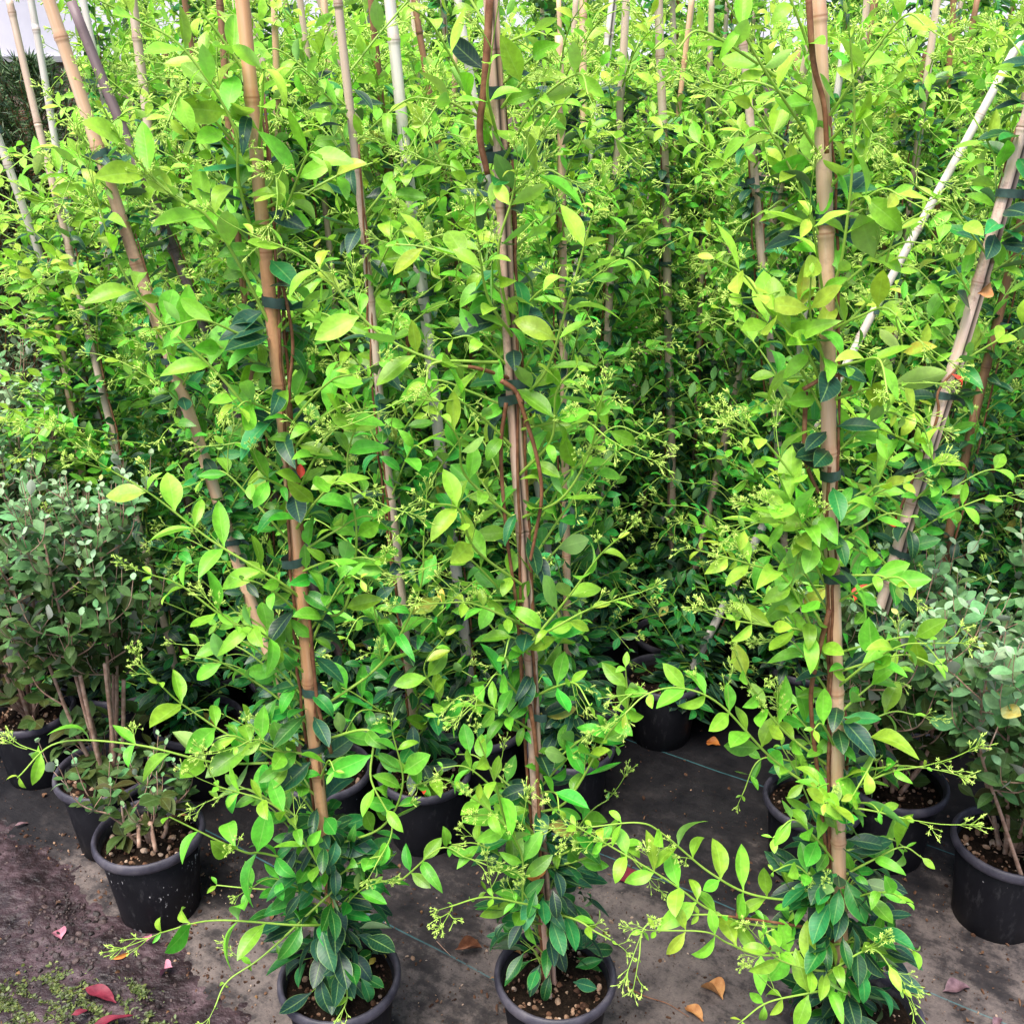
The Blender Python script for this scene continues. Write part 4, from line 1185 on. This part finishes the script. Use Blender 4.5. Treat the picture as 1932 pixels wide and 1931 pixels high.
front_plant(C0, P(1545, 0, 1.34), [
    ([(1560, 1750), (1430, 1745), (1341, 1717), (1256, 1658), (1083, 1556)], 1.30, 1.20, dict(age0=.40, age1=.12, size=.056, spacing=.052, flowers=.7, brown=.15)),
    ([(1560, 1700), (1430, 1690), (1341, 1647), (1252, 1574), (1205, 1552), (1113, 1560)], 1.31, 1.22, dict(age0=.35, age1=.15, size=.058, spacing=.055, flowers=.6)),
    ([(1580, 1760), (1435, 1736), (1318, 1725), (1222, 1743), (1205, 1810)], 1.30, 1.18, dict(age0=.5, age1=.1, brown=.4, size=.022, flowers=1.0)),
    ([(1600, 1790), (1450, 1802), (1376, 1780), (1332, 1758), (1237, 1755)], 1.28, 1.18, dict(age0=.3, age1=.12, size=.056, spacing=.05)),
    ([(1545, 1500), (1457, 1431), (1360, 1330), (1285, 1298), (1222, 1309), (1180, 1345)], 1.33, 1.24, dict(age0=.3, age1=.12, size=.050, spacing=.045, flowers=.7)),
    ([(1550, 1440), (1480, 1380), (1420, 1300), (1390, 1240)], 1.33, 1.26, dict(age0=.3, age1=.1, flowers=.7)),
    ([(1550, 1110), (1500, 1000), (1440, 985), (1400, 1000)], 1.33, 1.22, dict(age0=.2, age1=.0, flowers=1.0)),
    ([(1545, 1240), (1527, 1175), (1480, 1090), (1417, 1065), (1321, 1039)], 1.33, 1.22, dict(age0=.25, age1=.0, flowers=1.0, size=.058)),
    ([(1545, 1240), (1520, 1193), (1457, 1182), (1387, 1171)], 1.33, 1.22, dict(age0=.25, age1=.0, flowers=1.0)),
    ([(1552, 1000), (1520, 930), (1443, 833), (1413, 822)], 1.33, 1.22, dict(age0=.2, age1=.0, flowers=1.0, size=.05)),
    ([(1570, 1500), (1619, 1482), (1682, 1456), (1744, 1445)], 1.31, 1.22, dict(age0=.4, age1=.1, flowers=1.0, size=.032)),
    ([(1570, 1530), (1590, 1522), (1650, 1530), (1711, 1545)], 1.31, 1.22, dict(age0=.4, age1=.1, flowers=1.0, size=.035)),
    ([(1600, 1860), (1560, 1840), (1640, 1790), (1680, 1825), (1705, 1870)], 1.26, 1.18, dict(age0=.35, age1=.1, flowers=.7, size=.046)),
    ([(1610, 1850), (1540, 1830), (1470, 1810), (1440, 1780)], 1.26, 1.16, dict(age0=.25, age1=.1, size=.056)),
    ([(1620, 1880), (1540, 1870), (1450, 1890), (1400, 1925)], 1.25, 1.15, dict(age0=.3, age1=.1, size=.05, flowers=.8)),
    ([(1545, 300), (1500, 220), (1435, 121), (1369, 0)], 1.32, 1.22, dict(age0=.3, age1=.1, size=.045)),
    ([(1490, 190), (1413, 110), (1321, 59), (1277, 95)], 1.28, 1.2, dict(age0=.2, age1=.0, size=.035, flowers=1.0)),
    ([(1570, 560), (1590, 478), (1612, 257), (1604, 74)], 1.33, 1.26, dict(age0=.25, age1=.05, size=.046)),
    ([(1570, 640), (1650, 552), (1690, 440), (1740, 400)], 1.34, 1.27, dict(age0=.25, age1=.0, size=.045, flowers=1.0)),
    ([(1560, 760), (1520, 660), (1457, 596), (1406, 522), (1350, 489)], 1.33, 1.23, dict(age0=.15, age1=.0, size=.056, flowers=.7)),
    ([(1560, 700), (1530, 600), (1530, 520)], 1.32, 1.25, dict(age0=.15, age1=.0, size=.055)),
    ([(1560, 840), (1640, 780), (1700, 680), (1690, 600)], 1.34, 1.26, dict(age0=.2, age1=.05, size=.052)),
    ([(1560, 1360), (1620, 1380), (1650, 1420), (1610, 1500)], 1.31, 1.24, dict(age0=.25, age1=.1, size=.064)),
    ([(1550, 1020), (1500, 960), (1470, 900)], 1.32, 1.24, dict(age0=.15, age1=.05, size=.066)),
    ([(1560, 960), (1640, 930), (1680, 860)], 1.33, 1.26, dict(age0=.2, age1=.05, size=.06)),
    ], 'star jasmine on smooth tan bamboo cane, rightmost of the three front plants, lime arching shoots', 'tan', .0110, .30, 1.70, 50, 13, length=(.08, .20),
    stems=[([(1520, 740), (1518, 850), (1530, 900), (1545, 930)], 1.32, .0036), ([(1515, 735), (1560, 712), (1612, 710), (1602, 738)], 1.31, .0030),
           ([(1565, 1150), (1540, 1250), (1530, 1330), (1545, 1480), (1560, 1620)], 1.31, .0040), ([(1560, 1240), (1590, 1330), (1600, 1400), (1590, 1560)], 1.32, .0030),
           ([(1565, 880), (1560, 1000), (1568, 1080), (1560, 1160)], 1.315, .0030), ([(1525, -10), (1535, 120), (1555, 200), (1560, 290)], 1.31, .0040)],
    ties=[(412, 1), (1085, 1), (895, 0), (1480, 1)], inner=34, bottom=3.0, az=(2.2, 6.9), pot_kind=1, size=.052, agebias=-.06)
# second row, partly visible
front_plant(D0, P(640, 10, 1.96), [
    ([(790, 1400), (830, 1330), (800, 1260), (840, 1200)], 1.93, 1.86, dict(age0=.3, age1=.1, size=.062)),
    ([(800, 1420), (770, 1480), (830, 1470), (880, 1480)], 1.93, 1.85, dict(age0=.4, age1=.25, size=.062)),
    ([(760, 1300), (720, 1200), (700, 1120)], 1.93, 1.86, dict(age0=.5, age1=.3)),
    ], 'star jasmine on thin pale cane, its pot between the left and middle front plants', 'grey', .0085, .28, 1.72, 46, 14,
    ties=[(470, 1), (840, -1), (1160, 1)], dead=[(800, 1492, 1.86, 'red', .02, (R(10), 0, 0), 'pink-red dead leaf lying in the pot'), (833, 1122, 1.86, 'yellow', .03, (R(70), 0, 0), 'yellow dead leaf')], inner=60, bottom=1.1, pot_kind=2, size=.053, length=(.14, .30), agebias=.02)
front_plant(H0, P(1932, 257, 1.87), [
    ([(1720, 850), (1640, 800), (1590, 790)], 1.85, 1.78, dict(age0=.2, age1=.05, size=.06)),
    ([(1700, 960), (1760, 900), (1740, 800), (1700, 760)], 1.85, 1.78, dict(age0=.2, age1=.05, size=.062)),
    ([(1760, 700), (1700, 620), (1640, 560)], 1.85, 1.78, dict(age0=.15, age1=.0, size=.05, flowers=1)),
    ([(1850, 480), (1800, 400), (1740, 360), (1700, 330)], 1.85, 1.75, dict(age0=.15, age1=.0, size=.05, flowers=1)),
    ([(1500, 1460), (1440, 1430), (1400, 1500)], 1.84, 1.78, dict(age0=.5, age1=.4, size=.04, flowers=.2)),
    ], 'star jasmine on thick rust-flecked cane leaning strongly to the right', 'paleb', .0150, .30, 1.85, 40, 15,
    stems=[([(1690, 980), (1765, 800), (1770, 740), (1810, 690)], 1.85, .003)], az=(-.7, 3.84),
    ties=[(365, 1), (745, -1), (1040, 1)], dead=[(1812, 716, 1.80, 'red', .032, (R(75), 0, R(60)), 'bright red dead leaf'), (1620, 1115, 1.83, 'red', .045, (R(70), 0, R(-60)), 'bright red dead leaf'), (1690, 985, 1.84, 'red', .035, (R(80), R(80), 0), 'bright red dead leaf'), (1868, 548, 1.80, 'rust', .05, (R(75), R(80), 0), 'large rusty brown dead leaf')],
    inner=55, bottom=.7, pot_kind=1, size=.055, length=(.12, .28), agebias=-.05, split=True)

# ------------------------------------------------------------------ canes of the block that can be told apart
SPEC = [
    ('pale', (60, 0), (140, 400), 2.75, .0095, 'slim whitish cane with jasmine beside the dark conifer'),
    ('tan', (90, 0), (385, 850), 1.98, .0125, 'thick tan cane leaning left, with jasmine, behind the leftmost front plant'),
    ('dark', (150, 40), (390, 600), 2.25, .0120, 'dark purplish-brown stake with jasmine crossing just behind the thick leaning tan cane'),
    ('grey', (257, 55), (300, 300), 2.65, .0125, 'greyish tan cane with jasmine right of the dark purplish stake'),
    ('pale', (-60, 100), (70, 430), 2.35, .0095, 'pale grey cane with jasmine cut by the left edge, upper left'),
    ('brown', (415, 0), (448, 422), 2.20, .0075, 'thin brown cane with jasmine left of the front orange cane'),
    ('grey', (470, 40), (606, 397), 2.55, .0100, 'grey-tan cane with jasmine slanting right of the front orange cane, upper left'),
    ('grey', (602, 0), (657, 165), 3.0, .0115, 'brownish grey cane with black tie and jasmine before the pale wall'),
    ('pale', (735, 0), (811, 625), 2.30, .0135, 'broad pinkish white cane with jasmine between the left and middle front canes'),
    ('brown', (789, 33), (852, 478), 2.55, .0085, 'thin brown cane with a hanging dry leaf left of the middle front cane'),
    ('pale', (866, 0), (968, 560), 2.32, .0095, 'whitish cane with jasmine emerging from behind the middle front cane'),
    ('tan', (1102, 0), (1109, 441), 2.9, .0110, 'soft tan cane with jasmine right of the middle front cane'),
    ('pale', (1157, 0), (1124, 257), 2.8, .0125, 'pale split cane with jasmine leaning slightly left of upright'),
    ('grey', (1242, 0), (1243, 950), 2.75, .0120, 'tall upright grey cane with jasmine, seen down to the shade in mid picture'),
    ('grey', (1268, 0), (1272, 90), 3.5, .0100, 'short visible cane top with jasmine beside the tall upright grey cane'),
    ('grey', (1395, 30), (1450, 700), 2.45, .0105, 'pale grey cane with jasmine left of the smooth tan front cane'),
    ('brown', (1645, 40), (1634, 95), 3.2, .0120, 'brown cane with jasmine right of the smooth tan front cane, near the top'),
    ('pale', (1932, 62), (1494, 874), 2.42, .0105, 'white cane with jasmine slanting from the top right corner down to the left'),
    ('brown', (1884, 642), (1774, 1109), 2.22, .0105, 'dark brown cane with jasmine right of the thick rust-flecked leaning cane'),
    ('grey', (195, 700), (313, 1072), 2.28, .0085, 'grey cane with jasmine rising behind the grey-green shrubs on the left'),
]
plants = []
for cm, pt, pb, Y, cr, lab in SPEC:
    a, b = P(*pt, Y), P(*pb, Y)
    sl = (a[0] - b[0]) / (a[2] - b[2])
    x0 = b[0] - sl * b[2]
    plants.append([x0, Y, sl, a, cm, cr, lab, 1.0])
# fill the block on a loose grid
r_ = np.random.default_rng(77)
row = 0; y = 2.38
while y < 4.6:
    half = y * .54 + .25
    x = -half + (row % 2) * .14
    while x < half:
        xx, yy = x + r_.normal() * .03, y + r_.normal() * .03
        x += .285
        if y > 4.0 and xx < -1.55 - (y - 4) * .2: continue      # conifer corner
        if yy < 2.7 and xx < -.95: continue
        if yy < 2.42 and .12 < xx < .80: continue
        if xx / yy < -.40 and yy > 2.75: continue
        plants.append([xx, yy, r_.normal() * .035, None, r_.choice(['tan', 'grey', 'pale', 'brown', 'grey']), r_.uniform(.0075, .0105), None, row])
    y += .285; row += 1
pos = np.array([[p[0], p[1]] for p in plants]); wt = np.array([p[7] for p in plants]); fx = np.array(TAKEN)
for it in range(60):
    for i in range(len(pos)):
        d = pos[i] - fx; dist = np.linalg.norm(d, axis=1)
        for j in np.where(dist < .232)[0]:
            pos[i] += d[j] / max(dist[j], 1e-4) * (.232 - dist[j]) * .8
        d = pos[i] - pos; dist = np.linalg.norm(d, axis=1)
        for j in np.where((dist < .228) & (dist > 0))[0]:
            pos[i] += d[j] / dist[j] * (.228 - dist[j]) * .5
rng = np.random.default_rng(99)
kept = []
ORD = ['first', 'second', 'third', 'fourth', 'fifth', 'sixth', 'seventh', 'eighth', 'ninth', 'tenth', 'eleventh', 'twelfth', 'thirteenth', 'fourteenth', 'fifteenth', 'sixteenth', 'seventeenth', 'eighteenth', 'nineteenth', 'twentieth']
CW = {'tan': 'tan', 'grey': 'greyish', 'pale': 'whitish', 'brown': 'brown'}
def ok(i):
    if plants[i][6] is not None: return True      # a filler still wedged into another pot is dropped
    d = np.linalg.norm(pos[:i] - pos[i], axis=1) if i else np.array([9.0])
    if min(d.min(), np.linalg.norm(fx - pos[i], axis=1).min()) < .2: return False
    return not (pos[i][1] < 2.36 and .10 < pos[i][0] < .80)
kept = [i for i in range(len(plants)) if ok(i)]
count = {}
for i in sorted(kept, key=lambda k: pos[k][0]):
    p = plants[i]; x, yv = pos[i]; sh = zs = 1.0
    if p[3] is not None:
        top = p[3]; tx = (top[0] - x) / top[2]; ty = (top[1] - yv) / top[2]
        ch = max(1.85, top[2] + .12); lab = p[6]
        if x / yv < -.36 or (tx / 1.0 < -.15 and x / yv < -.3): zs = .84
        elif 'slanting from the top right' in lab: zs = .62
        else: zs = .94
    else:
        tx, ty = p[2], rng.normal() * .02; ch = rng.choice([1.75, 1.9, 2.05])
        rw = p[7]; count[rw] = count.get(rw, 0) + 1
        lab = 'star jasmine on %s cane, %s from left in %s row of the crowded block' % (CW[p[4]], ORD[min(19, count[rw] - 1)], ORD[rw])
        if x / yv < -.36: ch = 1.3; sh = zs = .70
        elif p[7] >= 4: zs = 1.15
    rt = bg_plant(x, yv, (tx, ty), p[4], ch, p[5], lab, 'star jasmine plants crowded in the block', int(rng.integers(7, 10)) if p[3] is not None else int(rng.integers(0, 7)), rng.normal() * .3 if p[3] is not None else rng.random() * 6.283, rng.uniform(.9, 1.12), split='split' in lab, zs=zs)
    if sh != 1.0:
        for c in rt.children:
            if c.name.startswith('tie') and c.location.z > 1.25: bpy.data.objects.remove(c)
print('plants', len(kept))
# pot E behind the middle plant
bg_plant(E0[0], E0[1], (-.03, .02), 'tan', 1.75, .009, 'star jasmine on a short tan cane directly behind the middle front plant', 'star jasmine plants crowded in the block', 2, 1.0)

# ------------------------------------------------------------------ fallen leaves and twigs
def fallen(u, v, colr, sz, rot, label, cat='leaf', curl=.7, fold=.5, wide=.26, z=.014, grp='fallen leaves on the ground', name='fallen_leaf', wave=.2):
    if u < 340 and v > 1740: z += .016
    p = G(u, v, z)
    o = dead_leaf(colr, sz, (R(rot[0]), R(rot[1]), R(rot[2])), None, tuple(p), curl, fold, wide, name, wave)
    tag(o, label, cat, grp); return o
rng = np.random.default_rng(5)
fallen(113, 1760, 'pink', .032, (10, 5, 30), 'pink crumpled petal on the mud nearest the left edge', 'petal', .4, .8, .45, name='fallen_petal')
fallen(310, 1824, 'pink', .036, (-10, 8, 80), 'largest pink curled petal on the mud, left of the front pot', 'petal', 1.4, .7, .45, name='fallen_petal')
fallen(278, 1768, 'pink', .022, (0, 8, 10), 'small faded pink petal under the splashed pot', 'petal', .5, .5, .45, name='fallen_petal')
fallen(230, 1805, 'orange', .042, (0, 60, -75), 'orange curled strip of dry leaf on the mud', 'leaf', 1.2, .5, .10)
fallen(190, 1868, 'maroon', .085, (12, 10, 62), 'long dark red leaf lying over the moss in the corner', 'leaf', .5, .3, .17, z=.03)
fallen(205, 1922, 'maroon', .085, (15, -10, -70), 'lower dark red leaf at the bottom edge under the long one', 'leaf', .4, .3, .15, z=.03)
fallen(150, 1908, 'maroon', .03, (0, 20, -60), 'small dark red leaf tip between the two long red leaves', 'leaf', .4, .3, .2, z=.03)
fallen(885, 1787, 'brown', .058, (5, 25, -80), 'rolled brown leaf like bark between the left and middle front pots', 'leaf', .5, 2.2, .22, z=.018)
fallen(1345, 1400, 'orange', .042, (5, 0, 60), 'bright orange round leaf on the dark mat near the pots', 'leaf', .4, .4, .40)
fallen(1408, 1416, 'purple', .040, (10, 5, -30), 'dull mauve leaf beside the bright orange round leaf', 'leaf', .4, .4, .36)
fallen(1188, 1650, 'maroon', .075, (5, 5, -70), 'large wine red leaf lying flat right of the middle plant', 'leaf', .3, .3, .3)
fallen(1345, 1862, 'rust', .062, (5, 20, 30), 'golden brown curled leaf left of the right front pot', 'leaf', .9, 1.4, .30, z=.02)
fallen(1310, 1908, 'rust', .050, (5, 10, 35), 'smooth tan orange leaf at the bottom edge below the golden curled leaf', 'leaf', .4, .8, .26)
fallen(1806, 1862, 'purple', .062, (8, 5, -78), 'dark purple leaf on the mat right of the right front pot', 'leaf', .4, .7, .26)
fallen(1910, 1738, 'rust', .050, (8, 5, -80), 'reddish brown leaf at the right edge under the grey shrub', 'leaf', .4, .8, .26)
fallen(1882, 1925, 'purple', .030, (8, 5, -60), 'little grey leaf at the bottom right corner', 'leaf', .4, .5, .26)
fallen(1395, 1725, 'brown', .022, (8, 5, -60), 'small brown leaf scrap beneath the arching shoots', 'leaf', .8, .8, .3)
fallen(52, 1648, 'brown', .030, (8, 5, -80), 'brown leaf scrap on the mat left of the splashed pot', 'leaf', .5, .9, .2)
fallen(40, 1553, 'purple', .034, (5, 5, -60), 'thin grey leaf on the mat at the left edge', 'leaf', .5, .6, .15)
for u, v, cl_, sz, lb, rz in ((728, 1795, 'yellow', .024, 'yellow leaf on the soil of the left front pot, by the rim', 10), (703, 1812, 'yellow', .020, 'narrow yellow leaf on the soil of the left front pot', -30),
                              (975, 1793, 'rust', .022, 'tan leaf on the soil at the back of the middle front pot', 60), (1335, 0, None, 0, '', 0), (352, 1530, 'rust', .035, 'dry tan leaf on the soil of the splashed pot', -40)):
    if cl_:
        p = G(u, v, .183); o = dead_leaf(cl_, sz, (R(15), R(20), R(rz)), None, tuple(p), .5, .5, .28, 'fallen_leaf'); tag(o, lb, 'leaf', 'fallen leaves on the soil of pots')
def twig(px, r, label, m='brown_stem'):
    g = Geo(); pts = [G(u, v, .012) for u, v in px]
    c = sum(pts) / len(pts)
    tube(g, spline([p - c for p in pts], 6), np.linspace(r, r * .4, (len(pts) - 1) * 6 + 1), 6, (0, .5, 0, 0), 0)
    o = obj('twig', g.mesh('twig', [M[m]]), None, tuple(c)); tag(o, label, 'twig')
twig([(1182, 1862), (1220, 1880), (1260, 1893), (1300, 1918)], .0016, 'thin reddish twig on the mat between the middle and right front pots')
twig([(824, 1775), (838, 1790), (850, 1802)], .0011, 'short pale straw on the mat beside the left front pot', 'grey_stem')
twig([(153, 1612), (175, 1610), (197, 1614)], .0012, 'short pale straw on the mud by the splashed pot', 'grey_stem')
# pale stones on the soil of the splashed pot
for k, (u, v, s_) in enumerate([(326, 1579, .0085), (319, 1600, .0075), (335, 1612, .0085), (303, 1612, .006), (312, 1560, .006), (345, 1590, .006)]):
    g = Geo(); g.add(ROCK[0] * np.array([1, .85, .7]) * s_, ROCK[1], (0, .82 + .03 * k, 0, 0))
    o = obj('pebble', g.mesh('pebble', [M['grit']], False), None, tuple(G(u, v, .186)), (k, k * 2, k)); tag(o, ['biggest pale stone at the back of the pebbles in the splashed pot', 'pale stone in the middle of the pebbles in the splashed pot', 'pinkish stone nearest the rim in the splashed pot', 'small stone lowest left in the splashed pot', 'small stone farthest back left in the splashed pot', 'small stone farthest right among the pebbles in the splashed pot'][k], 'stone', 'pale stones on the soil of the splashed pot')
print('objects', len(bpy.data.objects))
